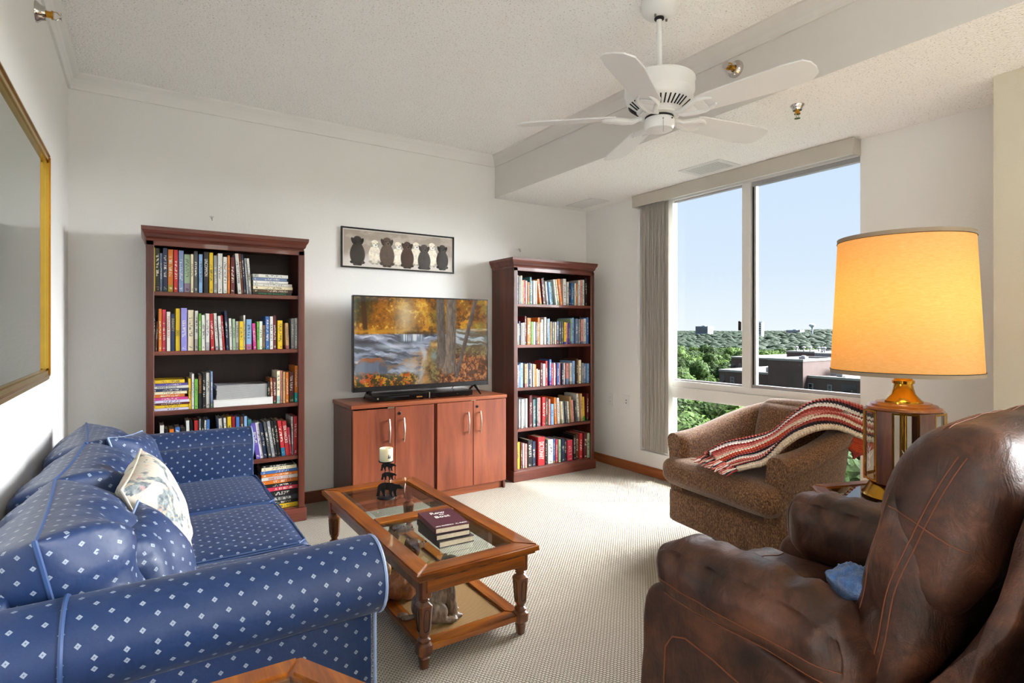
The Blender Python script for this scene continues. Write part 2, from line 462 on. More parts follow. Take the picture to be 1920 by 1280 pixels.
def picture_obj(name, img, P00, P10, P01, mat, parent):
    """img[h,w,3] sRGB, row 0 at the top; P00 top left, P10 top right, P01 bottom left (world)"""
    h, w = img.shape[:2]
    me = bpy.data.meshes.new(name)
    u = np.linspace(0, 1, w+1); v = np.linspace(0, 1, h+1); U, V = np.meshgrid(u, v)
    P00, P10, P01 = (np.array(wm(parent).inverted() @ Vector(p)) for p in (P00, P10, P01))
    co = P00+U[..., None]*(P10-P00)+V[..., None]*(P01-P00)
    co = co.reshape(-1, 3); me.vertices.add(len(co)); me.vertices.foreach_set('co', co.astype('f').ravel())
    i, j = np.meshgrid(np.arange(h), np.arange(w), indexing='ij'); a = i*(w+1)+j
    q = np.stack([a, a+w+1, a+w+2, a+1], -1).reshape(-1, 4)
    me.loops.add(q.size); me.polygons.add(len(q)); me.loops.foreach_set('vertex_index', q.ravel().astype('i'))
    me.polygons.foreach_set('loop_start', np.arange(0, q.size, 4).astype('i'))
    me.update(); me.validate()
    at = me.color_attributes.new('print', 'FLOAT_COLOR', 'CORNER')
    c = np.clip(img, 0, 1).reshape(-1, 3); c = np.where(c <= .04045, c/12.92, ((c+.055)/1.055)**2.4)
    c = np.concatenate([c, np.ones((len(c), 1))], 1); c = np.repeat(c, 4, axis=0)
    at.data.foreach_set('color', c.astype('f').ravel())
    me.materials.append(mat); o = bpy.data.objects.new(name, me); link(o, parent); return o
def print_mat(name, emit=0, rough=.4, spec=.5):
    t = NT(name); a = t.n('VertexColor', layer_name='print')
    if emit:
        t.b.inputs['Base Color'].default_value = (.01, .01, .01, 1)
        t.l(a.outputs[0], t.b.inputs['Emission Color']); t.b.inputs['Emission Strength'].default_value = emit
    else: t.l(a.outputs[0], t.b.inputs['Base Color'])
    t.b.inputs['Roughness'].default_value = rough; t.b.inputs['Specular IOR Level'].default_value = spec
    return t.m

def text_obj(body, size, M, mat, parent, name='lettering', align='CENTER', sx=1.0, depth=.0004):
    cu = bpy.data.curves.new(name, 'FONT'); cu.body = body; cu.size = size; cu.align_x = align; cu.align_y = 'CENTER'
    cu.resolution_u = 2; cu.extrude = depth
    to = bpy.data.objects.new('tmp', cu); COL.objects.link(to)
    dg = bpy.context.evaluated_depsgraph_get(); me = bpy.data.meshes.new_from_object(to.evaluated_get(dg))
    bpy.data.objects.remove(to); bpy.data.curves.remove(cu)
    me.transform(M @ Matrix.Diagonal((sx, 1, 1, 1))); me.materials.clear(); me.materials.append(mat)
    o = bpy.data.objects.new(name, me); link(o, parent); return o

# ------------------------------------------------------------------ the room
XW = 3.60; YB = 4.16; XL = -.365; ZC = 2.74; ZS = 2.385; XS = 2.56; XP = 3.205; YP = .92; YR = -3.6
WY0, WY1, WZ0, WZ1 = 1.665, 3.455, .192, 2.385     # window opening
def quadbox(name, mat, *a, **k):
    bm = BM(); box(bm, *a, **{q: v for q, v in k.items() if q in ('bev',)}); return struct(name, bm, mat)
quadbox('floor', M_carpet, XL-.15, XW+.25, YR-.15, YB+.15, -.15, 0)
quadbox('wall_far', M_wall, XL-.15, XW+.25, YB, YB+.15, 0, ZC+.1)
quadbox('wall_left', M_wall, XL-.15, XL, YR, YB, 0, ZC+.1)
quadbox('wall_back', M_wall, XL-.15, XW+.25, YR-.15, YR, 0, ZC+.1)
quadbox('ceiling', M_ceil, XL-.15, XS, YR-.15, YB+.15, ZC, ZC+.15)
bm = BM(); box(bm, XS, XW+.25, YR-.15, YB+.15, ZS, ZC+.1)
for f in bm.faces: f.material_index = 1 if f.normal.z < -.5 else 0
struct('ceiling_soffit', bm, [M_soffit, M_ceil])
bm = BM()
box(bm, XW, XW+.22, WY1, YB, 0, ZS); box(bm, XW, XW+.22, YP, WY0, 0, ZS); box(bm, XW, XW+.22, WY0, WY1, 0, WZ0)
struct('wall_right', bm, M_wall)
bm = BM()       # nearer wall; its unseen window opening is added to let in more daylight
Y2A, Y2B = -3.3, -.55
box(bm, XP, XW+.22, Y2B, YP, 0, ZS); box(bm, XP, XP+.2, YR, Y2A, 0, ZS); box(bm, XP, XP+.2, Y2A, Y2B, 0, .2); box(bm, XP, XP+.2, Y2A, Y2B, 2.3, ZS)
struct('wall_near_right', bm, M_pier)
# trims
def crown(name, p0, p1, inward, s0=1, s1=1):
    """crown moulding from p0 to p1 at ceiling height; inward = unit vector into the room; s = mitre sign"""
    prof = [(0, 0), (.055, 0), (.055, -.012), (.045, -.022), (.030, -.035), (.018, -.055), (.012, -.075), (.012, -.09), (0, -.09)]
    bm = BM(); secs = []; d = (Vector(p1)-Vector(p0)).normalized()
    for p, s in ((p0, s0), (p1, -s1)):
        secs.append([Vector(p)+Vector(inward)*a+Vector((0, 0, b))+d*a*s for a, b in prof])
    loft(bm, secs); bmesh.ops.recalc_face_normals(bm, faces=bm.faces); return struct(name, bm, M_trim)
crown('trim_1', (XL, YB, ZC), (XS, YB, ZC), (0, -1, 0))
crown('trim_2', (XL, YR, ZC), (XL, YB, ZC), (1, 0, 0))
crown('trim_3', (XS, YR, ZC), (XS, YB, ZC), (-1, 0, 0)).data.materials[0] = M_soffit
def basebd(name, *a, m=M_base):
    bm = BM(); box(bm, *a, bev=.004); return struct(name, bm, m)
basebd('baseboard_far', XL, XW, YB-.014, YB, 0, .085, m=M_baseX)
basebd('baseboard_right', XW-.014, XW, YP, YB-.014, 0, .082)
basebd('baseboard_left', XL, XL+.014, YR, YB-.014, 0, .085)
# the visible window
def part(name, parent, mat, *a, bev=.002, label=None, **k):
    bm = BM(); box(bm, *a, bev=bev); return obj(name, bm, mat, parent, label=label, **k)
bm = BM()
box(bm, XW-.004, XW+.06, WY1-.006, WY1+.0, WZ0, WZ1); box(bm, XW-.004, XW+.14, WY0, WY1, WZ0-.002, WZ0+.012)
reveal = struct('window_reveal', bm, M_trim)
wf = thing('window_1', 'window', 'window', (XW, (WY0+WY1)/2, WZ0)); del wf['label']; del wf['category']; wf['kind'] = 'structure'
GX = XW+.075
def Yp(px, X): return onx(px, 600, X).y
XF, XB = XW+.02, XW+.075
JL = Yp(1270, XB)                   # right edge of the left jamb
ML, MR = Yp(1391, XF), Yp(1407, XF) # mullion
SR = Yp(1424, XB)                   # right edge of the sash stile
part('window_frame', wf, M_vinyl, XF, XB, JL, JL+.05, WZ0, WZ1)
part('window_frame', wf, M_vinyl, XF, XB, JL+.05, WY1, WZ0, WZ1)
part('window_frame', wf, M_vinyl, XF, XB, WY0, WY0+.010, WZ0, WZ1)
part('window_frame', wf, M_vinyl, XF, XB, WY0+.01, JL, 2.295, WZ1)
part('window_frame', wf, M_vinyl, XF, XB, WY0+.01, JL, WZ0+.012, WZ0+.05)
part('transom', wf, M_vinyl, XW+.008, XB, WY0+.01, JL, .690, .780)
part('transom', wf, M_vinyl, XW+.022, XB, WY0+.01, JL, .780, .828)
part('mullion', wf, M_vinyl, XF, XB, MR, ML, .828, 2.295)
part('sash_rail', wf, M_alu, XW+.035, XB-.01, WY0+.01, MR, .828, .850)
part('sash_rail', wf, M_alu, XW+.035, XB-.01, WY0+.01, MR, 2.262, 2.295)
part('sash_rail', wf, M_alu, XW+.04, XB-.01, ML, JL, .828, .842)
part('sash_rail', wf, M_alu, XW+.04, XB-.01, ML, JL, 2.280, 2.295)
part('sash_stile', wf, M_alu, XW+.035, XB-.01, SR, MR-.018, .850, 2.262)
part('sash_stile', wf, M_slot, XW+.045, XB-.01, MR-.018, MR, .850, 2.262)
part('pane', wf, M_glass, XW+.055, XW+.059, WY0+.010, SR, .85, 2.262, bev=0)
part('pane', wf, M_glass, XW+.055, XW+.059, ML, JL, .842, 2.280, bev=0)
part('pane', wf, M_glass, XW+.055, XW+.059, WY0+.010, JL, WZ0+.05, .69, bev=0)
part('latch', wf, M_black, XW+.004, XW+.02, ML+.002, ML+.022, 1.235, 1.305, bev=.004)
part('muntin', wf, M_vinyl, XW+.03, XB-.01, 1.84, 1.87, WZ0+.05, .69)
# added window, unseen beyond the frame, put in to brighten the room
w2 = thing('added_window', 'window', 'window', (XP, -1.5, .2)); del w2['label']; del w2['category']; w2['kind'] = 'structure'
for y in (Y2A+.03, -2.4, -1.5, Y2B-.03): part('window_frame', w2, M_vinyl, XP+.06, XP+.12, y-.03, y+.03, .2, 2.3)
for z in (.23, .8, 2.27): part('window_frame', w2, M_vinyl, XP+.06, XP+.12, Y2A, Y2B, z-.03, z+.03)
part('pane', w2, M_glass, XP+.09, XP+.096, Y2A, Y2B, .2, 2.3, bev=0)
# vertical blinds and valance
vb = thing('vertical_blind', 'stack of grey beige vertical blind slats drawn to the left of the window', 'blind', (XW-.02, 3.26, 0))
M_slat = []
def slatmat():
    t = NT('blind_fabric'); co = t.coord('Object', (60, 60, .6))
    t.l(t.ramp(t.noise(3, 4, .6, co), (.35, lin('a09c94')), (.65, lin('cfcbc2'))), t.b.inputs['Base Color'])
    t.b.inputs['Roughness'].default_value = .8
    tr = t.n('BsdfTranslucent'); tr.inputs[0].default_value = lin('b5b0a6'); mx = t.n('MixShader', i_0=.12); t.l(t.b.outputs[0], mx.inputs[1]); t.l(tr.outputs[0], mx.inputs[2]); t.l(mx.outputs[0], t.out.inputs['Surface'])
    t.bump(t.noise(8, 4, .6, co), .2, .002); return t.m
ms = slatmat()
for i in range(13):
    y = 3.385-i*.0205; bm = BM()
    a = math.radians(24 if i % 2 else 28); w = .044
    pts = [(-w, -.002), (0, .006), (w, -.002)]
    secs = []
    for z in (.235, 2.29):
        ring = []
        for dx, dn in pts: ring.append((XW-.01+dx*math.sin(a)-dn*math.cos(a)-.015, y+dx*math.cos(a)+dn*math.sin(a), z))
        for dx, dn in pts[::-1]: ring.append((XW-.01+dx*math.sin(a)-(dn+.0012)*math.cos(a)-.015, y+dx*math.cos(a)+(dn+.0012)*math.sin(a), z))
        secs.append(ring)
    loft(bm, secs); bmesh.ops.recalc_face_normals(bm, faces=bm.faces); obj('slat', bm, ms, vb, smooth=True)
bm = BM(); tube(bm, [(XW-.05, 3.43, 2.27), (XW-.05, 3.432, .95)], .004, 6); obj('wand', bm, M_white, vb)
vl = thing('window_valance', 'long beige valance board across the top of the window', 'valance', (XW-.05, 2.56, 2.26))
M_val = plain('beige_valance', 'bcb7ad', .6, var=.02)
part('board', vl, M_val, XW-.095, XW-.085, WY0-.005, WY1+.0, 2.285, ZS-.003)
part('end_return', vl, M_val, XW-.085, XW, WY1-.010, WY1, 2.285, ZS-.003)
part('end_return', vl, M_val, XW-.085, XW, WY0-.005, WY0+.005, 2.285, ZS-.003)
part('head_rail', vl, M_vinyl, XW-.06, XW-.02, WY0+.01, WY1-.02, 2.30, 2.33)
bm = BM(); box(bm, XW-.03, XW-.008, 3.425, 3.435, .585, .65, bev=.003); tag(obj('blind_cord_cleat', bm, M_white), 'small white cleat on the left window reveal beside the blind', 'cleat')

# ceiling vents
def vent(label, x0, x1, y0, y1, n, dark):
    t = thing('ceiling_vent', label, 'vent', ((x0+x1)/2, (y0+y1)/2, ZS), group='vents in the soffit')
    rails = []; frame_rails(rails, [(x0, y0), (x1, y0), (x1, y1), (x0, y1)], .028, ZS-.007, ZS-.0005, .002)
    for r in rails: obj('frame_rail', r, M_white, t)
    part('duct', t, dark, x0+.027, x1-.027, y0+.027, y1-.027, ZS-.0015, ZS-.0005, bev=0)
    for i in range(n):
        y = y0+.034+(y1-y0-.068)*i/(n-1); bm = BM()
        box(bm, x0+.028, x1-.028, y-.0050, y+.0050, -.0006, .0006, M=Matrix.Translation((0, y, ZS-.006)) @ Matrix.Rotation(-.10, 4, 'X') @ Matrix.Translation((0, -y, 0)))
        obj('louvre', bm, M_white, t)
vent('white slatted ceiling vent nearer the camera, above the window', 3.215, 3.455, 2.37, 2.71, 16, plain('vent_grey', '6c6c6e', .8))
vent('white ceiling vent near the far corner of the room', 3.25, 3.455, 3.675, 4.045, 20, plain('vent_light', 'a0a09e', .8))
# sprinklers
def sprinkler(label, M, lens=.075):
    t = thing('sprinkler_head', label, 'sprinkler', M.translation, group=None)
    T = M
    def L(name, prof, mat, n=20):
        bm = BM(); lathe(bm, prof, n=n); bmesh.ops.transform(bm, matrix=T, verts=bm.verts); obj(name, bm, mat, t, smooth=True)
    L('escutcheon', [(.038, 0), (.038, .004), (.028, .016), (.024, .03)], M_chrome)
    L('stem', [(.012, .02), (.012, .045), (.016, .046), (.016, .052)], M_brass)
    bm = BM()
    for s in (-1, 1): tube(bm, [T @ Vector((s*.014, 0, .05)), T @ Vector((s*.015, 0, .062)), T @ Vector((s*.003, 0, .073))], .0025, 6)
    obj('yoke', bm, M_chrome, t)
    L('deflector', [(.016, .074), (.016, .076)], M_chrome, 12)
pz = ony  # shorthand
sprinkler('chrome sprinkler head hanging from the soffit ceiling right of the fan', Matrix.Translation((2.783, 1.587, ZS)) @ Matrix.Rotation(PI, 4, 'X') @ Matrix.Scale(.9, 4))
sprinkler('chrome sidewall sprinkler with large cup on the soffit face beside the fan', Matrix.Translation((XS, 1.785, 2.587)) @ Matrix.Rotation(-PI/2, 4, 'Y') @ Matrix.Rotation(PI/2, 4, 'Z') @ Matrix.Scale(1.15, 4))
q = pt(62, 8, 1); # sidewall head on the left wall
d = (q-Vector((0, 0, H))); k = XL/d.x; q = Vector((0, 0, H))+d*k
sprinkler('chrome sidewall sprinkler high on the left wall above the mirror', Matrix.Translation((XL, q.y+.06, q.z)) @ Matrix.Rotation(PI/2, 4, 'Y') @ Matrix.Scale(1.1, 4))
# outlets
def outlet(label, y0, y1, z0, z1, kind):
    t = thing('wall_outlet', label, 'outlet', (XW, (y0+y1)/2, (z0+z1)/2))
    part('cover_plate', t, M_white, XW-.006, XW, y0, y1, z0, z1, bev=.002)
    ym = (y0+y1)/2; zm = (z0+z1)/2
    if kind:
        for dz in (-.02, .02):
            part('socket', t, M_trim, XW-.008, XW-.005, ym-.016, ym+.016, zm+dz-.013, zm+dz+.013, bev=.002)
            for dy in (-.006, .006): part('slot', t, M_slot, XW-.0085, XW-.0075, ym+dy-.001, ym+dy+.001, zm+dz-.004, zm+dz+.006, bev=0)
    else:
        for dz in (-.012, .012):
            bm = BM(); lathe(bm, [(.005, 0), (.005, .004)], n=10, M=Matrix.Translation((XW-.005, ym, zm+dz)) @ Matrix.Rotation(-PI/2, 4, 'Y')); obj('jack', bm, M_slot, t)
outlet('white duplex wall outlet nearer the bookcase, left of the window', 3.775, 3.855, .545, .66, True)
outlet('white wall plate with two dark jacks, nearer the window', 3.572, 3.652, .545, .66, False)
# picture hooks left on the far wall
for (x, y, lab) in ((397, 411, 'small metal picture hook on the wall above the left bookcase'), (974, 470, 'small metal picture hook on the wall above the right bookcase')):
    p = ony(x, y, YB); t = thing('picture_hook', lab, 'hook', p)
    bm = BM(); tube(bm, [p+Vector((0, -.003, .022)), p+Vector((0, -.004, 0)), p+Vector((.002, -.014, -.010)), p+Vector((0, -.018, .0))], .0018, 5); obj('hook_wire', bm, M_screw, t)
    for dx in (-.012, .012):
        bm = BM(); tube(bm, [p+Vector((dx, -.0005, .020)), p+Vector((dx*.2, -.006, .004))], .0012, 5); obj('nail', bm, M_screw, t)

# ------------------------------------------------------------------ bookcases
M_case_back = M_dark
def bookcase(label, x0, x1, shelves, px_only=False):
    YF = 3.81; t = thing('bookcase', label, 'bookcase', ((x0+x1)/2, YF+.16, 0))
    zt = 1.755
    part('side_panel', t, M_mahog, x0+.012, x0+.034, YF+.006, YB-.008, 0, zt)
    part('side_panel', t, M_mahog, x1-.034, x1-.012, YF+.006, YB-.008, 0, zt)
    part('face_stile', t, M_mahog, x0+.010, x0+.050, YF-.006, YF+.012, .085, zt, bev=.004)
    part('face_stile', t, M_mahog, x1-.050, x1-.010, YF-.006, YF+.012, .085, zt, bev=.004)
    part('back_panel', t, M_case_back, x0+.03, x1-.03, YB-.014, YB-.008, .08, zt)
    part('plinth', t, M_mahogX, x0+.0, x1-.0, YF-.018, YB-.01, 0, .085, bev=.004)
    part('top_rail', t, M_mahogX, x0+.012, x1-.012, YF-.006, YF+.012, zt-.03, zt)
    bm = BM(); w = .5
    secs = []
    prof = [(.010, 1.752), (.014, 1.765), (.004, 1.775), (.0, 1.79), (-.006, 1.80), (-.012, 1.812), (-.014, 1.832)]
    ring = [[(x0+a+.0, YF-.012+a, z), (x1-a, YF-.012+a, z), (x1-a, YB-.006, z), (x0+a, YB-.006, z)] for a, z in prof]
    loft(bm, ring); bmesh.ops.recalc_face_normals(bm, faces=bm.faces); obj('cornice', bm, M_mahogX, t)
    for z in shelves:
        part('shelf', t, M_mahogX, x0+.034, x1-.034, YF+.004, YB-.015, z-.024, z, bev=.002)
    return t
LX0, LX1 = .005, .893; RX0, RX1 = 2.512, 3.400
def shelfz(x, y): return ony(x, y, 3.815).z
LZ = [shelfz(420, 550-.0), shelfz(420, 656.5), shelfz(420, 763.5), shelfz(540, 855)-.0, .092]
LZ[4] = .092
RZ = [shelfz(1035, 571), shelfz(1035, 645.5), shelfz(1035, 723), shelfz(1035, 797), .094]
bookcase('tall mahogany bookcase behind the sofa, left of the television', LX0, LX1, LZ)
bookcase('tall mahogany bookcase in the far corner, right of the television', RX0, RX1, RZ)

# books: one unit mesh for every cover and one for every page block, scaled per book
def unit_book():
    bm = BM(); t = .10
    prof = [(-.5, .99), (-.5, .02), (-.44, 0), (.44, 0), (.5, .02), (.5, .99), (.5-t, .99), (.5-t, .045), (-.5+t, .045), (-.5+t, .99)]
    a = [bm.verts.new((x, y, 0)) for x, y in prof]; b = [bm.verts.new((x, y, 1)) for x, y in prof]
    fa = bm.faces.new(a[::-1]); fb = bm.faces.new(b); n = len(a)
    for i in range(n): bm.faces.new((a[i], a[(i+1) % n], b[(i+1) % n], b[i]))
    bmesh.ops.recalc_face_normals(bm, faces=bm.faces); bmesh.ops.triangulate(bm, faces=[f for f in bm.faces if len(f.verts) > 4])
    me = bpy.data.meshes.new('book'); bm.to_mesh(me); bm.free()
    bm = BM(); box(bm, -.4, .4, .045, .96, .018, .982); mp = bpy.data.meshes.new('pages'); bm.to_mesh(mp); bm.free(); return me, mp
def cover_mat(name, marks):
    t = NT(name); oi = t.n('ObjectInfo'); co = t.coord('Generated'); s = t.n('SeparateXYZ'); t.l(co, s.inputs[0])
    rnd = oi.outputs['Random']; z = s.outputs['Z']; base = oi.outputs['Color']
    lum = t.n('RGBToBW'); t.l(base, lum.inputs[0])
    dark = t.math('GREATER_THAN', lum.outputs[0], .30)
    ink = t.mix(dark, (.75, .72, .62, 1), (.05, .05, .07, 1))
    front = t.math('LESS_THAN', s.outputs['Y'], .03)
    hs = t.n('HueSaturation'); t.l(t.math('ADD', t.math('MULTIPLY', rnd, .9), .25), hs.inputs['Hue']); hs.inputs['Value'].default_value = .6; t.l(base, hs.inputs['Color'])
    r2 = t.math('FRACT', t.math('MULTIPLY', rnd, 7.31)); r3 = t.math('FRACT', t.math('MULTIPLY', rnd, 13.7))
    c = base
    if marks:
        band = t.math('MULTIPLY', t.math('LESS_THAN', z, t.math('MULTIPLY', r2, .30)), t.math('GREATER_THAN', r3, .62))
        c = t.mix(band, base, hs.outputs[0])
        cmb = t.n('CombineXYZ'); t.l(t.math('MULTIPLY', s.outputs['X'], 2.2), cmb.inputs[0]); t.l(t.math('MULTIPLY', z, 40.0), cmb.inputs[2]); t.l(t.math('MULTIPLY', rnd, 50.0), cmb.inputs[1])
        nz = t.n('TexNoise', i_Scale=1.0, i_Detail=2.0); t.l(cmb.outputs[0], nz.inputs['Vector'])
        mk = t.math('GREATER_THAN', nz.outputs[0], .52)
        xm = t.math('LESS_THAN', t.math('ABSOLUTE', t.math('SUBTRACT', s.outputs['X'], .5)), .27)
        zt = t.math('MULTIPLY', t.math('GREATER_THAN', z, t.math('ADD', .25, t.math('MULTIPLY', r2, .2))), t.math('LESS_THAN', z, t.math('ADD', .70, t.math('MULTIPLY', r3, .2))))
        zb = t.math('LESS_THAN', t.math('ABSOLUTE', t.math('SUBTRACT', z, .08)), .03)
        m = t.math('MULTIPLY', t.math('MULTIPLY', mk, xm), t.math('MULTIPLY', t.math('MAXIMUM', zt, zb), front))
        c = t.mix(t.math('MULTIPLY', m, .8), c, ink)
    t.l(c, t.b.inputs['Base Color']); t.b.inputs['Roughness'].default_value = .42
    return t.m
ME_BOOK, ME_PAGE = unit_book(); M_cov = cover_mat('book_cover', True); M_covp = cover_mat('plain_book_cover', False)
ME_BOOK.materials.append(M_cov); ME_PAGE.materials.append(M_pages)
ME_BOOKP = ME_BOOK.copy(); ME_BOOKP.materials.clear(); ME_BOOKP.materials.append(M_covp)
BC = dict(y=('e2bf22', 'yellow'), k=('17171a', 'black'), n=('1d2c4d', 'navy'), o=('d9761f', 'orange'), r=('b8252b', 'red'), w=('dcdcd6', 'white'), c=('e3d9b8', 'cream'),
          g=('6fae43', 'green'), G=('a9c6a4', 'pale green'), b=('3f6fb4', 'blue'), B=('86b2df', 'light blue'), s=('6f83a8', 'slate blue'), e=('8b8f92', 'grey'), E=('43484c', 'dark grey'),
          m=('5a1d22', 'maroon'), p=('c93b8b', 'magenta'), P=('8a86cf', 'periwinkle'), t=('2f6f77', 'teal'), T=('c8a070', 'tan'), u=('5b4ba0', 'purple'), h=('5a3a24', 'brown'), k2=('2a3020', 'olive black'),
          i=('e29a93', 'pink'), q=('c9324e', 'crimson'), l=('d8d3ee', 'pale lilac'), f=('8e4a1e', 'rust brown'))
INK = {'w': plain('white_ink', 'e8e6e0', .5), 'k': plain('black_ink', '111111', .5), 'y': plain('yellow_ink', 'e6c93a', .5), 'r': plain('red_ink', 'b01f24', .5), 'o': plain('orange_ink', 'd98a3a', .5), 'g': plain('green_ink', '2f8f5a', .5), 'n': plain('navy_ink', '23305a', .5), 'd': plain('gold_ink', 'b9a368', .4)}
ORD = lambda n: str(n)+('th' if 10 <= n % 100 <= 20 else {1: 'st', 2: 'nd', 3: 'rd'}.get(n % 10, 'th'))
def mk_book(loc, rot, scale, code, label, group, depth, title=None):
    col = BC[code][0]
    o = bpy.data.objects.new('book', ME_BOOKP if title else ME_BOOK)
    jit = random.uniform(.86, 1.1); c = lin(col)
    o.color = tuple(min(1, v*jit) for v in c[:3])+(1,)
    o.location = loc; o.rotation_euler = rot; o.scale = scale; COL.objects.link(o)
    o['label'] = label; o['category'] = 'book'; o['group'] = group
    p = bpy.data.objects.new('pages', ME_PAGE); link(p, o)
    if title:
        txt, ink, zc, sz = title[:4]; T = scale[0]; HH = scale[2]
        # letters run down the spine; the child lives in the scaled unit space
        ln = sz*HH; size = min(.78*T, 9)
        cu = text_obj(txt, 1.0, Matrix.Identity(4), INK[ink], o, 'title')
        xs = [v.co.x for v in cu.data.vertices]; ys = [v.co.y for v in cu.data.vertices]
        wx = max(xs)-min(xs); wy = max(ys)-min(ys); cx = (max(xs)+min(xs))/2; cy = (max(ys)+min(ys))/2
        # letter x -> -z (down the spine), letter y -> +x (to the right)
        S = Matrix(((0, .68/wy, 0, 0), (0, 0, 1, 0), (-sz/wx, 0, 0, 0), (0, 0, 0, 1)))
        cu.data.transform(S @ Matrix.Translation((-cx, -cy, 0)) )
        flip = Matrix.Translation((0, -.004, zc)); cu.data.transform(flip)
    return o
def spread(case, shelf_name, spec, zs, sc, ox, oy, yb, group, YS=3.835, start=1):
    """spec rows: (x0, x1, top, code[, lean[, title]]) in the coordinates of a zoomed crop; yb = spine foot there"""
    n = start; prev = None
    lo_, hi_ = (LX0+.037, LX1-.037) if case == 'left' else (RX0+.037, RX1-.037)
    for row in spec:
        x0, x1, top, code = row[:4]; lean = row[4] if len(row) > 4 else 0; title = row[5] if len(row) > 5 else None
        cx = (x0+x1)/2/sc+ox
        a = ony(x0/sc+ox, 600, YS); b = ony(x1/sc+ox, 600, YS); th = max(.009, (b.x-a.x)*.95)
        d = random.uniform(.15, .20)
        m = ony(cx, 600, YS); zt = min(1.718, ony(cx, top/sc+oy, YS).z); hgt = max(.12, zt-zs-.002)
        hgt = min(hgt, .30)
        hgt = hgt/max(.9, math.cos(math.radians(lean)))
        adj = 'thin ' if th < .014 else ('thick ' if th > .032 else '')
        if lean: adj += 'leaning '
        cx_w = m.x - math.tan(math.radians(lean))*hgt/2
        cx_w = max(lo_+th/2+max(0, -math.sin(math.radians(lean))*hgt), min(hi_-th/2-max(0, math.sin(math.radians(lean))*hgt), cx_w))
        if prev:
            gap = prev[0]+.0006 if prev[1] >= lean else prev[0]+.0006+math.tan(math.radians(0))
            if prev[1] > lean: gap += (math.tan(math.radians(prev[1]))-math.tan(math.radians(lean)))*min(hgt, prev[2])
            if cx_w-th/2 < gap:
                cut = gap-(cx_w-th/2); th2 = max(.008, th-cut*.7); cx_w = gap+th2/2; th = th2
            cx_w = min(hi_-th/2, cx_w)
        prev = (cx_w+th/2/math.cos(math.radians(lean)), lean, hgt)
        lift = abs(math.sin(math.radians(lean)))*th/2
        yy = YS + random.uniform(-.004, .012)
        lab = f"{adj}{BC[code][1]} book, {ORD(n)} from left on the {shelf_name} of the {case} bookcase"
        mk_book((cx_w, yy, zs+.0005+lift), (0, math.radians(lean), 0), (th, d, hgt), code, lab, group, d, title)
        n += 1
    return n
def stack(case, shelf_name, rows, zs, sc, ox, oy, group, place, YS=3.835):
    """flat books, listed from top to bottom: (x0, x1, thickness weight, code[, title])"""
    z = zs+.0005; n = len(rows)
    for k, row in enumerate(rows[::-1]):
        x0, x1, th, code = row[:4]; title = row[4] if len(row) > 4 else None
        a = ony(x0/sc+ox, 600, YS); b = ony(x1/sc+ox, 600, YS); L = b.x-a.x
        lo_ = LX0+.037; hi_ = LX1-.037; a.x = max(lo_, a.x); L = min(hi_-a.x, L)
        lab = f"{BC[code][1]} book, {ORD(n-k)} from top of the {place} on the {case} bookcase's {shelf_name}"
        d = random.uniform(.14, .19)
        # turned so that its height runs along +X and its thickness along Z
        mk_book((a.x, YS+random.uniform(-.004, .008), z+th/2), (0, PI/2, 0), (th, d, L), code, lab, group, d, title)
        z += th+.0004
    return z
g1 = 'books on the left bookcase'; g2 = 'books on the right bookcase'
S1 = [(128, 160, 228, 'y'), (165, 222, 295, 'k2'), (227, 250, 338, 's'), (252, 293, 292, 'n'), (295, 344, 305, 'o'), (347, 385, 310, 'r'), (388, 432, 315, 's'), (435, 490, 347, 'G'), (492, 515, 348, 'c'),
      (519, 552, 323, 'E'), (561, 595, 347, 'B'), (602, 646, 330, 'k', 0, ('UNCOMMON', 'w', .62, .42)), (650, 685, 333, 'y'), (689, 721, 358, 'e'), (724, 767, 340, 'w'), (771, 807, 370, 'w'), (809, 828, 358, 'o'),
      (834, 870, 375, 'm'), (884, 915, 343, 'w', -4), (918, 936, 345, 'f', -4), (938, 954, 350, 'n', -4), (962, 980, 383, 'e', -4), (984, 1006, 383, 'w', -4)]
spread('left', 'top shelf', S1, LZ[0], 4.5706, 250, 400, 660, g1)
stack('left', 'top shelf', [(1022, 1325, .021, 'w'), (1022, 1318, .020, 's'), (1027, 1325, .015, 'w'), (1027, 1360, .018, 'w', ), (1027, 1365, .020, 'c'), (1022, 1365, .018, 'h'), (1022, 1355, .016, 'k', ('CAPTIVE IN IRAN', 'g', .5, .7))], LZ[0], 4.5706, 250, 400, g1, 'pile')
S2 = [(131, 148, 740, 'E'), (152, 180, 820, 'k'), (186, 208, 922, 'f', 2), (213, 243, 815, 'o'), (247, 280, 822, 'q'), (285, 317, 840, 'w', 0, ('YOUNGER YOU', 'r', .62, .55)), (322, 357, 858, 'n', 0, ('INSANITY', 's' if False else 'd', .7, .35)),
      (362, 402, 812, 'y', 0, ('2002', 'k', .42, .14)), (407, 460, 808, 'P'), (467, 520, 825, 'c'), (527, 556, 832, 'w'), (560, 582, 855, 'g'), (585, 616, 868, 'w'), (620, 652, 855, 'w'), (658, 690, 858, 'r', -2),
      (696, 724, 853, 'w', -3), (732, 758, 877, 'w', -3), (762, 778, 870, 'r', -4), (789, 812, 833, 'n', -3), (822, 846, 897, 'w', -2), (850, 875, 902, 'G', -1), (880, 905, 922, 'w'), (908, 943, 922, 'y'),
      (946, 962, 870, 'w'), (968, 1014, 905, 'B'), (1024, 1054, 940, 'p', -3), (1060, 1078, 925, 'g', -1), (1082, 1110, 922, 'w'), (1115, 1130, 955, 'T'), (1133, 1166, 880, 'b', 0), (1170, 1198, 880, 'w'),
      (1202, 1228, 873, 'm'), (1238, 1284, 915, 'y'), (1304, 1332, 937, 'T', -2), (1352, 1378, 900, 'e'), (1384, 1408, 895, 'w')]
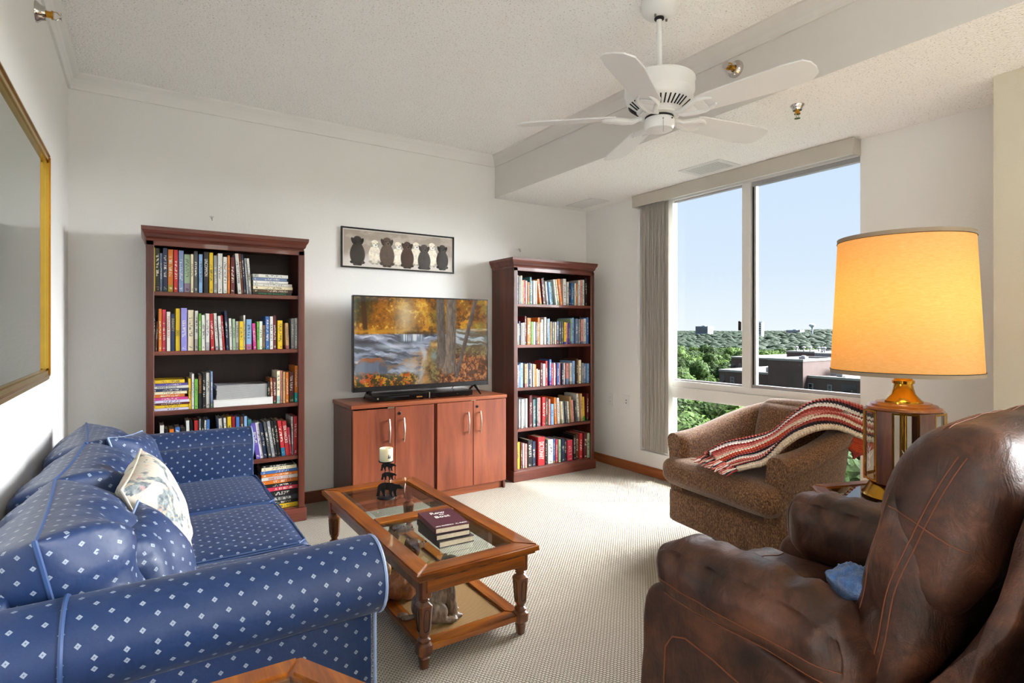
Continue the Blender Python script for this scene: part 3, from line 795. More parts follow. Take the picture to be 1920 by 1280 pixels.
spread('left', 'second shelf', S2, LZ[1], 4.5706, 250, 400, 1160, g1)
stack('left', 'third shelf', [(120, 355, .020, 'y'), (114, 372, .013, 'u'), (114, 385, .017, 'w', ('FOCUS BRAIN', 'n', .4, .5)), (114, 380, .016, 'n'), (114, 366, .016, 'c'), (114, 350, .018, 'o'), (114, 374, .015, 'p'),
      (114, 382, .016, 'l'), (114, 385, .012, 'm'), (114, 378, .018, 'y'), (114, 380, .014, 'l')], LZ[2], 3.7647, 250, 660, g1, 'pile')
S3 = [(390, 410, 185, 'y', -1), (412, 429, 152, 'w'), (432, 456, 188, 'g'), (459, 484, 155, 'k', 0, ('CONAN DOYLE', 'o', .7, .5)), (488, 511, 145, 'k'), (514, 541, 145, 'w'), (545, 562, 135, 's')]
nn = spread('left', 'third shelf', S3, LZ[2], 3.7647, 250, 660, 400, g1)
for k in range(0): pass
S3b = [(947, 964, 205, 'k'), (967, 984, 180, 'f', -2), (988, 1010, 180, 'm', -2), (1013, 1037, 130, 'c'), (1040, 1055, 130, 'i'), (1057, 1073, 138, 'T'), (1077, 1098, 140, 'o'), (1101, 1136, 140, 'm'), (1140, 1162, 95, 'o')]
spread('left', 'third shelf', S3b, LZ[2], 3.7647, 250, 660, 400, g1, start=nn)
# magazines and a white box on the third shelf
bx = thing('magazine_tray', 'flat white box under the grey magazines on the third shelf', 'box', (ony(250+775/3.7647, 600, 3.83).x, 3.93, LZ[2]))
xa, xb = ony(250+566/3.7647, 600, 3.83).x, ony(250+985/3.7647, 600, 3.83).x
part('box_body', bx, plain('white_card', 'dcdcda', .6, var=.02), xa, xb, 3.83, 4.06, LZ[2]+.0005, LZ[2]+.040, bev=.002)
part('lid', bx, plain('white_card', 'dcdcda'), xa-.001, xb+.001, 3.829, 4.061, LZ[2]+.040, LZ[2]+.046, bev=.001)
def magmat():
    t = NT('magazine_spines'); co = t.coord('Object', (1, 1, 300))
    t.l(t.ramp(t.noise(3, 2, .5, co), (.35, lin('6b6d70')), (.65, lin('c4c5c6'))), t.b.inputs['Base Color']); t.b.inputs['Roughness'].default_value = .5; return t.m
mm = magmat(); z = LZ[2]+.047
xa, xb = ony(250+586/3.7647, 600, 3.84).x, ony(250+945/3.7647, 600, 3.84).x
for k in range(12):
    bm = BM(); dx = random.uniform(-.003, .003); box(bm, xa+dx, xb+dx, 3.838, 4.05, z, z+.0066, bev=.001)
    tag(obj('magazine', bm, mm), f'grey magazine {ORD(12-k)} from top of the stack on the white box, third shelf', 'magazine', 'grey magazines on the left bookcase'); z += .0069
S4 = [(186, 216, 515, 'w'), (222, 246, 540, 'k'), (254, 288, 543, 'o', 0, ('HTML', 'y', .75, .35)), (293, 329, 530, 'b', 0, ('ANT', 'w', .8, .3)), (334, 366, 535, 'k'), (378, 402, 482, 'w', -2), (405, 428, 485, 'k', -2), (432, 462, 480, 'r', -1),
      (466, 482, 470, 'e', -1), (484, 498, 475, 'k', -1), (500, 514, 478, 'w'), (518, 540, 475, 'b'), (612, 636, 468, 'w', -3), (642, 660, 462, 'w', -2), (668, 696, 455, 'y', -2), (702, 724, 458, 'q', -1), (727, 752, 456, 'b', -1),
      (757, 780, 455, 'h', -1), (783, 804, 452, 'B'), (808, 836, 475, 't')]
nn = spread('left', 'fourth shelf', S4, LZ[3], 3.7647, 250, 660, 745, g1)
S4b = [(846, 880, 500, 'u', -8), (876, 904, 498, 'w', -8), (904, 930, 500, 'n', -8), (934, 956, 490, 'E', -8), (958, 982, 485, 'e', -8), (982, 1002, 485, 'k', -7), (1006, 1028, 482, 'k', -7), (1030, 1060, 482, 'r', -7), (1062, 1092, 485, 'r', -6, ('SIX HACKS', 'w', .62, .5)),
       (1094, 1112, 530, 'q', -5), (1116, 1130, 455, 'w', -1), (1133, 1158, 452, 'r', 0)]
spread('left', 'fourth shelf', S4b, LZ[3], 3.7647, 250, 660, 745, g1, start=nn)
stack('left', 'bottom shelf', [(907, 1130, .014, 'k'), (905, 1152, .022, 'c'), (900, 1165, .020, 'b'), (905, 1165, .018, 'o'), (905, 1170, .022, 'w', ('BOOST YOUR BRAIN', 'r', .45, .55)), (905, 1168, .026, 'o'), (905, 1165, .020, 'k'), (905, 1170, .024, 'q'),
       (905, 1168, .038, 'k'), (905, 1165, .030, 'E'), (905, 1165, .020, 'k'), (905, 1170, .028, 'y')], LZ[4], 3.7647, 250, 660, g1, 'pile')
# right bookcase, crop scale 5.333
R1 = [(343, 369, 275, 'g'), (372, 388, 295, 'w'), (390, 403, 310, 'e'), (406, 420, 300, 'c'), (427, 443, 345, 'T'), (445, 459, 342, 'r'), (461, 474, 350, 'w'), (480, 494, 365, 'o'), (497, 515, 315, 't'), (518, 528, 350, 'e'), (532, 545, 350, 'w'), (548, 560, 350, 'c'),
      (563, 576, 350, 'w'), (590, 612, 335, 'o', -7), (622, 640, 330, 'm', -6), (640, 654, 322, 'k', -6), (664, 680, 360, 'w', -6), (690, 706, 365, 'B', -6), (710, 726, 365, 't', -6), (744, 760, 340, 'w', -8), (765, 780, 340, 'c', -8), (788, 812, 335, 'o', -8),
      (834, 866, 332, 'w'), (878, 893, 365, 'w'), (897, 912, 375, 'n'), (915, 930, 375, 'b'), (932, 945, 378, 't'), (948, 960, 375, 'w'), (963, 979, 380, 'o'), (984, 1007, 348, 'w'), (1012, 1031, 340, 'i'), (1035, 1052, 342, 'w'), (1057, 1077, 325, 'k')]
spread('right', 'top shelf', R1, RZ[0], 5.3333, 900, 460, 575, g2)
R2 = [(343, 356, 715, 'q'), (360, 374, 760, 's'), (378, 392, 780, 'c'), (396, 410, 755, 'n'), (418, 432, 775, 'w'), (434, 450, 770, 'w'), (452, 466, 705, 'm'), (472, 492, 722, 'o'), (496, 516, 722, 'o'), (519, 536, 760, 'g'), (538, 560, 762, 'w'), (566, 578, 765, 'e'),
      (582, 600, 720, 'o'), (602, 614, 768, 'c'), (620, 640, 738, 'w'), (643, 664, 716, 'w'), (670, 686, 732, 'e'), (690, 706, 730, 'B'), (712, 726, 760, 'T'), (730, 748, 765, 'e'), (752, 766, 765, 'c'), (770, 788, 755, 's'), (792, 812, 760, 'E'), (816, 836, 760, 'E'),
      (842, 862, 765, 'y'), (866, 880, 770, 'i'), (884, 898, 775, 'u'), (908, 924, 730, 'G'), (928, 948, 722, 'B'), (956, 980, 730, 's'), (984, 998, 735, 'e'), (1000, 1008, 705, 'k'), (1012, 1034, 740, 'i'), (1038, 1064, 730, 'w'), (1070, 1086, 718, 'b')]
spread('right', 'second shelf', R2, RZ[1], 5.3333, 900, 460, 970, g2)
R3 = [(352, 364, 80, 'w'), (370, 388, 22, 'w'), (392, 406, 12, 's'), (412, 438, 0, 'B'), (446, 466, 12, 'T'), (470, 486, 5, 'e'), (490, 510, 0, 'n'), (514, 526, 8, 'w'), (530, 544, 10, 'w'), (548, 566, 15, 'o'), (570, 584, 60, 'c'), (588, 602, 70, 'w'), (606, 626, 0, 'm'), (630, 656, 8, 'w'),
      (662, 680, -20, 'r'), (692, 714, -35, 'b'), (718, 732, 5, 'q'), (736, 750, 0, 'w'), (756, 768, 10, 'q'), (774, 796, 0, 'b'), (800, 812, 0, 'i'), (816, 834, 5, 'n'), (838, 852, 0, 'w'), (870, 896, 5, 'i'), (902, 922, 0, 'w'), (926, 950, -20, 'B'), (968, 984, -40, 'h'), (988, 1014, -30, 'c'), (1020, 1036, 0, 'e'), (1044, 1066, 10, 's'), (1074, 1092, 5, 'B')]
spread('right', 'third shelf', R3, RZ[2], 5.3333, 900, 680, 240, g2)
R4 = [(360, 376, 365, 'w'), (386, 406, 362, 'e'), (412, 430, 362, 'w'), (438, 456, 360, 'e'), (464, 484, 358, 'w'), (494, 522, 325, 'm'), (530, 540, 365, 'e'), (542, 558, 362, 't'), (568, 584, 350, 'e'), (586, 614, 348, 'i'), (622, 656, 340, 'r'), (664, 684, 348, 'h'), (690, 706, 362, 'i'), (710, 738, 410, 'B'), (742, 760, 345, 'o', -3),
      (776, 802, 352, 'w', -3), (812, 826, 385, 'c', -4), (832, 846, 385, 'e', -4), (852, 868, 385, 'E', -4), (876, 890, 385, 'w', -4), (902, 918, 335, 'T', -4), (926, 944, 370, 'i', -4), (950, 964, 380, 'E', -4), (978, 998, 310, 'w', -4), (1006, 1026, 308, 'T', -3), (1034, 1054, 340, 'y', -2), (1074, 1092, 308, 'm')]
spread('right', 'fourth shelf', R4, RZ[3], 5.3333, 900, 680, 620, g2)
R5 = [(366, 404, 795, 'y'), (410, 424, 800, 'm'), (428, 442, 805, 'w'), (448, 470, 808, 'i'), (480, 526, 770, 'k'), (532, 566, 785, 'n'), (578, 650, 740, 'r', 0, ('DICTIONARY', 'w', .52, .62)), (656, 674, 775, 'k'), (684, 738, 765, 'w'), (742, 756, 760, 'b'), (762, 784, 765, 'q'), (790, 810, 765, 'G'), (816, 848, 755, 'n'), (854, 872, 760, 'k'),
      (878, 930, 770, 'q'), (934, 958, 720, 'k'), (966, 996, 710, 'h'), (1002, 1032, 705, 'r'), (1038, 1072, 695, 'm'), (1078, 1116, 700, 'G')]
spread('right', 'bottom shelf', R5, RZ[4], 5.3333, 900, 680, 1060, g2)

# ------------------------------------------------------------------ television cabinet
CX0, CX1, CYF, CZ = 1.165, 2.385, 3.715, .735
cab = thing('sideboard_cabinet', 'cherry laminate four-door cabinet standing under the television', 'cabinet', ((CX0+CX1)/2, 3.93, 0))
YBk = YB-.02
part('top_panel', cab, M_cherryX, CX0-.008, CX1+.004, CYF-.014, YBk, CZ-.026, CZ)
for a in (CX0, (CX0+CX1)/2-.019, (CX0+CX1)/2+.001, CX1-.018): part('side_panel', cab, M_mahog, a, a+.018, CYF+.008, YBk, 0, CZ-.026)
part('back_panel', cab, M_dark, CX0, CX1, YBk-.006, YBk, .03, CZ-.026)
part('plinth', cab, M_cherryX, CX0+.018, CX1-.018, CYF+.03, CYF+.045, 0, .062)
part('bottom_panel', cab, M_cherryX, CX0+.018, CX1-.018, CYF+.01, YBk-.006, .055, .07)
def handle_bow(x, zc, parent, h=.165):
    bm = BM(); n = 10; pts = []
    for i in range(n+1):
        a = -1+2*i/n; pts.append((x, CYF-.012-.022-.012*(1-a*a), zc+a*h/2))
    tube(bm, pts, [.0045+.002*(1-abs(-1+2*i/n)) for i in range(n+1)], 8)
    for s in (-1, 1): tube(bm, [(x, CYF-.010, zc+s*h*.42), (x, CYF-.034, zc+s*h*.42)], .004, 8)
    bmesh.ops.recalc_face_normals(bm, faces=bm.faces)
    o = obj('handle', bm, M_nickel, parent, smooth=True)
    return o
xm = (CX0+CX1)/2
doors = [(CX0+.004, 1.462, 1.415, 0), (1.466, xm-.014, 1.522, 1), (xm+.012, 2.085, 2.034, 0), (2.089, CX1-.004, 2.138, 1)]
for i, (a, b, hx, lock) in enumerate(doors):
    top = CZ-.030 - (.006 if i == 0 else 0)
    bm = BM(); box(bm, a, b, CYF-.012, CYF+.006, .066, top, bev=.002); dd = obj('door', bm, M_cherry, cab)
    handle_bow(hx, .545, dd)
    if lock:
        bm = BM(); lathe(bm, [(.011, 0), (.011, .004), (.008, .006)], n=16, M=Matrix.Translation((a+.030, CYF-.012, top-.045)) @ Matrix.Rotation(PI/2, 4, 'X')); obj('lock', bm, M_black, dd, smooth=True)
    if i in (0, 3):
        bm = BM(); box(bm, (b-.05) if i == 0 else (a-.02), (b+.0) if i == 0 else (a+.02), CYF-.013, CYF+.0, top+.001, top+.007); obj('catch_plate', bm, M_nickel, dd)

# ------------------------------------------------------------------ television
TY = 3.90
p00, p10, p01, p11 = ony(661, 553, TY), ony(915, 562, TY), ony(661, 728, TY), ony(915, 712, TY)
tx0, tx1, tz0, tz1 = p00.x, p10.x, .800, 1.486
tv = thing('television', 'flat screen television on thin splayed feet showing an autumn river', 'television', ((tx0+tx1)/2, TY, CZ))
part('housing', tv, M_black, tx0, tx1, TY, TY+.03, tz0, tz1, bev=.004)
part('rear_cover', tv, M_black, tx0+.12, tx1-.12, TY+.03, TY+.065, tz0+.03, tz0+.38, bev=.012)
for nm, a in (('bezel', (tx0, tx0+.011, tz0, tz1)), ('bezel', (tx1-.011, tx1, tz0, tz1)), ('bezel', (tx0+.011, tx1-.011, tz1-.009, tz1)), ('bezel', (tx0+.011, tx1-.011, tz0, tz0+.035))):
    part(nm, tv, M_black, a[0], a[1], TY-.006, TY, a[2], a[3], bev=.002)
def sn(U, V, fx, fy, seed, octv=4, gain=.55):
    rs_ = np.random.RandomState(seed); out = 0; amp = 1; tot = 0
    for o in range(octv):
        N_ = 256; g = rs_.rand(N_, N_); x = U*fx*2**o+7.3*o; y = V*fy*2**o+3.1*o
        xi = np.floor(x).astype(int); yi = np.floor(y).astype(int); xf = x-xi; yf = y-yi; xf = xf*xf*(3-2*xf); yf = yf*yf*(3-2*yf)
        a = g[yi % N_, xi % N_]*(1-xf)+g[yi % N_, (xi+1) % N_]*xf; b = g[(yi+1) % N_, xi % N_]*(1-xf)+g[(yi+1) % N_, (xi+1) % N_]*xf
        out = out+amp*(a*(1-yf)+b*yf); tot += amp; amp *= gain
    return out/tot
def river(w, h):
    u = np.linspace(0, 1, w)[None, :].repeat(h, 0); v = np.linspace(0, 1, h)[:, None].repeat(w, 1); A = w/h
    big = sn(u*A, v, 4, 4, 2); leaf = sn(u*A, v, 26, 26, 4, 4, .8); med = sn(u*A, v, 9, 9, 1)
    img = np.zeros((h, w, 3))+np.array([.60, .36, .07])
    img = mixc(img, [.86, .58, .14], ss(.40, .60, big)); img = mixc(img, [.96, .78, .30], ss(.55, .70, leaf*.55+med*.45)); img = mixc(img, [.33, .21, .07], ss(.50, .36, leaf*.6+med*.4)*.85)
    img = mixc(img, [.50, .46, .14], ss(.72, .95, u)*ss(.42, .6, med)*.7)
    img = mixc(img, [.36, .32, .12], np.exp(-((u-.60)/.07)**2-((v-.22)/.12)**2)*.8)
    img = mixc(img, [.15, .19, .08], np.clip(ss(.17, .03, u+.10*(med-.5))*ss(.36, .14, v+.2*(big-.5))*1.2, 0, 1)*(.6+.4*ss(.6, .4, leaf)))
    img = mixc(img, [.17, .10, .06], ss(.020, .012, np.abs(u-.055-.05*v))*ss(.43, .40, v))
    for k_, tx in enumerate((.13, .19, .235, .30, .335)): img = mixc(img, [.55, .30, .08], ss(.005, .002, np.abs(u-tx-.01*np.sin(v*20+k_)))*ss(.38, .34, v)*ss(.12, .2, v)*.6)
    img = mixc(img, [.78, .56, .16], ss(.035, .0, np.abs(v-.385+.03*(med-.5)))*ss(.40, .34, u)*.9)
    img = mixc(img, [.88, .80, .66], np.clip(np.exp(-((u-.355)/.08)**2-((v-.20)/.24)**2)*.8, 0, .75))
    img = mixc(img, [.24, .17, .09], ss(.035, .0, np.abs(v-.405+.02*(med-.5)))*ss(.32, .38, u)*ss(.62, .55, u)*.8)
    # river
    wx = u*A+.30*(sn(u*A, v, 3, 5, 31)-.5); wy = v*1.0+.35*u+.16*(sn(u*A, v, 3, 4, 32)-.5)
    wy2 = v-.28*u+.10*(sn(u*A, v, 4, 5, 33)-.5)
    st1 = sn(wx, wy2, 3, 22, 5, 5, .6); st2 = sn(wx, wy, 4, 14, 6, 5, .6)
    wc = np.zeros_like(img)+np.array([.34, .37, .43]); wc = mixc(wc, [.58, .62, .70], ss(.42, .56, st1)); wc = mixc(wc, [.84, .87, .92], ss(.53, .66, st1*.6+leaf*.15+st2*.25))
    wc = mixc(wc, [.20, .21, .24], ss(.44, .34, st1)*.8)
    rk = ss(.60, .75, v+.25*(u-.3))*ss(.44, .58, st2); wc = mixc(wc, [.52, .38, .25], rk*.85); wc = mixc(wc, [.80, .58, .36], rk*ss(.5, .6, st2)*ss(.28, .5, u)*.9)
    fall = ss(.10, .06, np.abs(u-.40))*ss(.40, .42, v)*ss(.52, .48, v); wc = mixc(wc, [.55, .60, .66], fall*.9); wc = mixc(wc, [.88, .90, .93], fall*ss(.5, .6, sn(u*A, v, 55, 3, 9, 2)))
    wc = mixc(wc, [.86, .88, .93], np.exp(-((u-.29)/.16)**2-((v-.555-.25*(u-.3)*0)/.035)**2)*.8)
    wc = mixc(wc, [.78, .80, .83], ss(.035, .008, np.abs(u-.475-.03*np.sin(v*11)+.04*(big-.5)))*ss(.52, .58, v)*.75); wc = mixc(wc, [.76, .77, .80], np.clip(np.exp(-((u-.39)/.075)**2-((v-.84)/.13)**2)*1.1, 0, .85)*(.6+.5*st1))
    edge = u+.10*(med-.5)+.10*(v-.5)
    wat = ss(.405, .425, v+.015*(med-.5))*np.clip(1-ss(.52, .60, edge)*ss(.46, .54, v), 0, 1)
    img = img*(1-wat[..., None])+wc*wat[..., None]
    # right bank: tan rock, pale stream behind the trunks, leaf litter
    bank = ss(.46, .52, v)*ss(.52, .60, edge); bc = np.zeros_like(img)+np.array([.42, .34, .22]); bc = mixc(bc, [.24, .18, .12], ss(.52, .40, st2)); bc = mixc(bc, [.55, .50, .30], ss(.5, .62, leaf))
    bc = mixc(bc, [.84, .68, .42], np.exp(-((u-.58)/.07)**2-((v-.545)/.035)**2)); bc = mixc(bc, [.52, .60, .60], np.exp(-((u-.565)/.035)**2-((v-.68)/.06)**2))
    img = img*(1-bank[..., None])+bc*bank[..., None]
    wr = (u > .72)*ss(.345, .37, v)*ss(.60, .54, v+.1*(big-.5)); wr_c = mixc(mixc(np.zeros_like(img)+np.array([.46, .47, .44]), [.72, .76, .78], ss(.5, .6, st1)), [.40, .30, .16], ss(.5, .38, st1)*.8); img = img*(1-.9*wr[..., None])+wr_c*.9*wr[..., None]
    img = mixc(img, [.86, .72, .50], ss(.02, .0, np.abs(v-.37-.02*(med-.5)))*(u > .8)*.6)
    lit = ss(.62, .72, v-.12*(u-.7)+.1*(big-.5))*ss(.56, .66, u+.05*(med-.5)); lc = np.zeros_like(img)+np.array([.34, .20, .11]); lc = mixc(lc, [.62, .36, .20], ss(.46, .56, leaf)); lc = mixc(lc, [.82, .58, .34], ss(.58, .68, leaf)*.8)
    img = img*(1-lit[..., None])+lc*lit[..., None]
    # boulder and bushes at lower left
    bd = ((u-.115+.05*(big-.5))/.115)**2+((v-.81+.08*(med-.5))/.145)**2; bo = ss(1.08, .92, bd); bcl = np.zeros_like(img)+np.array([.42, .45, .52]); bcl = mixc(bcl, [.28, .30, .36], ss(.55, .4, med)*.6); bcl = mixc(bcl, [.66, .38, .20], ss(.76, .69, v+.14*(med-.5))*.9)
    img = img*(1-bo[..., None])+bcl*bo[..., None]
    sbm = ss(.84, .90, v+.10*(med-.5)+.03*(leaf-.5))*ss(.50, .38, u+.08*(big-.5)); sc = np.zeros_like(img)+np.array([.24, .22, .08]); sc = mixc(sc, [.80, .56, .14], ss(.50, .60, leaf)); sc = mixc(sc, [.74, .32, .10], ss(.54, .64, med)*ss(.45, .55, leaf))
    img = img*(1-sbm[..., None])+sc*sbm[..., None]
    bark = sn(u*A, v, 60, 14, 6, 4, .7)
    def trunk(c, wd, hi, col):
        m = ss(wd, wd-.008, np.abs(u-c+.004*(leaf-.5)))*ss(hi+.03, hi-.03, v+.08*(leaf-.5)); sh = .82+.75*(bark-.5)+.20*ss(-wd, wd, c-u)
        return img*(1-m[..., None])+np.clip(np.array(col)*sh[..., None], 0, 1)*m[..., None]
    img = trunk(.615+.02*v, .036+.012*ss(.6, .9, v), .84, [.44, .39, .35]); img = trunk(.705-.01*v, .044+.025*ss(.6, .9, v)**2, .90, [.52, .46, .40]); img = trunk(.905-.17*v, .020, .95, [.42, .36, .33])
    return np.clip(img, 0, 1)
M_screen = print_mat('television_screen', .36, .06, .5)
scr = picture_obj('screen', river(360, 200), (tx0+.011, TY-.0015, tz1-.009), (tx1-.011, TY-.0015, tz1-.009), (tx0+.011, TY-.0015, tz0+.035), M_screen, tv)
for x in (tx0+.12, tx1-.125):
    for s in (-1, 1):
        bm = BM(); tube(bm, [(x, TY+.01, tz0+.008), (x+.0, TY+.01+s*.02, tz0-.004), (x+(.0), TY+.01+s*.105, CZ+.0065)], [.010, .010, .006], 6); obj('leg', bm, M_black, tv)
    bm = BM(); box(bm, x-.02, x+.02, TY-.003, TY+.028, tz0-.006, tz0+.01, bev=.003); obj('leg_bracket', bm, M_black, tv)
tag(obj('power_cable', (lambda b: (tube(b, [(2.06, TY+.03, .86), (2.05, TY+.05, .80), (2.02, TY+.09, CZ+.004), (2.0, 4.12, CZ+.004)], .003, 6), b)[1])(BM()), M_black), 'thin black cable behind the television stand feet', 'cable')
# disc player and cable box
dp = thing('disc_player', 'slim black disc player lying under the left half of the television', 'disc player', (1.55, 3.87, CZ))
part('casing', dp, M_black, 1.335, 1.742, 3.775, 3.96, CZ+.006, CZ+.048, bev=.003)
part('foot', dp, M_black, 1.36, 1.39, 3.79, 3.81, CZ+.0003, CZ+.007); part('foot', dp, M_black, 1.69, 1.72, 3.79, 3.81, CZ+.0003, CZ+.007)
part('front_panel', dp, plain('glossy_black', '050506', .08), 1.34, 1.738, 3.771, 3.775, CZ+.010, CZ+.044)
part('disc_tray', dp, plain('dark_trim', '1b1b1e', .3), 1.44, 1.60, 3.7695, 3.771, CZ+.030, CZ+.038)
part('display', dp, plain('amber_display', '8a5a20', .3), 1.655, 1.70, 3.7695, 3.771, CZ+.018, CZ+.026)
bm = BM(); lathe(bm, [(.006, 0), (.006, .003)], n=14, M=Matrix.Translation((1.365, 3.771, CZ+.026)) @ Matrix.Rotation(PI/2, 4, 'X')); obj('power_button', bm, M_nickel, dp)
sb = thing('cable_box', 'slim glossy black cable box beside the disc player', 'cable box', (1.93, 3.87, CZ))
part('casing', sb, M_black, 1.765, 2.125, 3.780, 3.95, CZ+.005, CZ+.046, bev=.004)
part('foot', sb, M_black, 1.79, 1.82, 3.79, 3.81, CZ+.0003, CZ+.006); part('foot', sb, M_black, 2.07, 2.10, 3.79, 3.81, CZ+.0003, CZ+.006)
part('silver_edge', sb, M_nickel, 1.757, 1.765, 3.778, 3.95, CZ+.005, CZ+.050)
part('front_panel', sb, MATS['glossy_black'], 1.77, 2.12, 3.776, 3.780, CZ+.010, CZ+.042)
part('button', sb, M_slot, 1.985, 1.995, 3.7745, 3.776, CZ+.020, CZ+.030)

# ------------------------------------------------------------------ puppy picture
PY = YB-.022
px0, px1 = ony(640, 450, PY).x, ony(852, 470, PY).x; pz1, pz0 = ony(640, 423, PY).z, ony(640, 500, PY).z
pic = thing('framed_picture', 'wide black-framed sepia photograph of nine puppies above the television', 'picture', ((px0+px1)/2, YB-.01, pz0))
fr_ = []; frame_rails(fr_, [(px0, pz0), (px1, pz0), (px1, pz1), (px0, pz1)], .011, 0, .02, .002)
for r in fr_:
    bmesh.ops.transform(r, matrix=Matrix.Translation((0, YB-.001, 0)) @ Matrix.Rotation(PI/2, 4, 'X'), verts=r.verts); obj('frame_rail', r, M_black, pic)
part('backing', pic, plain('white_mat_board', 'd9d5cc', .7), px0+.008, px1-.008, YB-.010, YB-.002, pz0+.008, pz1-.008, bev=0)
def puppies(w, h):
    u = np.linspace(0, 1, w)[None, :].repeat(h, 0); v = np.linspace(0, 1, h)[:, None].repeat(w, 1); A = w/h
    n1 = vnoise(w, h, 12, 5, 11, 4); n2 = vnoise(w, h, 50, 20, 12, 3)
    img = np.zeros((h, w, 3))+np.array([.68, .635, .585]); img = mixc(img, [.77, .73, .69], ss(.4, .65, n1)); img = mixc(img, [.88, .855, .83], ss(.58, .85, v+.04*(n1-.5)))
    def ell(cx, cy, rx, ry, col, ang=0, soft=.12):
        nonlocal img
        x = (u-cx)*A; y = v-cy; ca, sa = math.cos(ang), math.sin(ang); X = x*ca+y*sa; Y = -x*sa+y*ca
        d = (X/rx)**2+(Y/ry)**2; m = ss(1+soft, 1-soft, d)
        c = np.array(col)*(1+.28*(n2-.5)+.22*(.4-(v-cy)/ry*.4))[..., None]; img = img*(1-m[..., None])+c*m[..., None]
    BK, CR, TP, CH = [.17, .145, .13], [.90, .87, .81], [.33, .28, .245], [.25, .18, .155]
    dogs = [(.115, .30, 1.02, BK), (.265, .35, .86, CR), (.375, .27, 1.06, TP), (.475, .35, .88, CR), (.562, .33, .98, CH), (.645, .31, .86, CR), (.725, .37, .98, TP if 0 else [.25, .235, .225]), (.800, .29, .90, CR), (.905, .33, .95, BK)]
    for pas in (CR, None):
        for cx, cy, s, col in dogs:
            if (col is CR) != (pas is CR): continue
            dk = [c*.72 for c in col]
            ell(cx, cy+.38*s, .20*s, .31*s, col); ell(cx, cy+.22*s, .155*s, .17*s, col)
            for q in (-1, 1):
                ell(cx+q*.135*s/A, cy+.60*s, .065*s, .045*s, dk); ell(cx+q*.06*s/A, cy+.50*s, .045*s, .19*s, col, 0); ell(cx+q*.065*s/A, cy+.66*s, .055*s, .035*s, dk)
            ell(cx, cy, .125*s, .135*s, col)
            for q in (-1, 1): ell(cx+q*.118*s/A, cy+.01*s, .042*s, .10*s, dk, q*.35)
            mz = [min(1, c*1.12+.03) for c in col]; ell(cx+.01, cy+.06*s, .062*s, .060*s, mz)
            for q in (-1, 1): ell(cx+.006+q*.05*s/A, cy-.015*s, .014*s, .014*s, [.06, .05, .05])
            ell(cx+.01, cy+.035*s, .024*s, .018*s, [.10, .08, .08]); ell(cx+.01, cy+.095*s, .03*s, .007*s, dk)
    return img
M_print = print_mat('photo_print', 0, .25)
picture_obj('print', puppies(330, 104), (px0+.020, YB-.0112, pz1-.019), (px1-.020, YB-.0112, pz1-.019), (px0+.020, YB-.0112, pz0+.019), M_print, pic)
bm = BM(); box(bm, px0+.011, px1-.011, YB-.0142, YB-.0130, pz0+.011, pz1-.011); obj('glazing', bm, glass('picture_glass', (.98, .98, .98), .03, .02), pic)

# ------------------------------------------------------------------ mirror on the left wall
mir = thing('wall_mirror', 'large gold-framed mirror on the left wall above the sofa', 'mirror', (XL, 2.3, 1.02))
my0, my1, mz0, mz1 = .55, 3.19, 1.022, 2.020
rails = []; frame_rails(rails, [(my0, mz0), (my1, mz0), (my1, mz1), (my0, mz1)], .050, 0, .022, .006)
R_ = Matrix(((0, 0, 1, XL+.001), (1, 0, 0, 0), (0, 1, 0, 0), (0, 0, 0, 1)))
for r in rails: bmesh.ops.transform(r, matrix=R_, verts=r.verts); obj('frame_rail', r, M_goldf, mir, smooth=True, autos=35)
rails = []; frame_rails(rails, [(my0+.016, mz0+.016), (my1-.016, mz0+.016), (my1-.016, mz1-.016), (my0+.016, mz1-.016)], .010, .020, .027, .003)
for r in rails: bmesh.ops.transform(r, matrix=R_, verts=r.verts); obj('frame_bead', r, M_brass, mir, smooth=True, autos=35)
bm = BM(); box(bm, XL+.002, XL+.010, my0+.045, my1-.045, mz0+.045, mz1-.045); obj('mirror_glass', bm, M_mirror, mir)

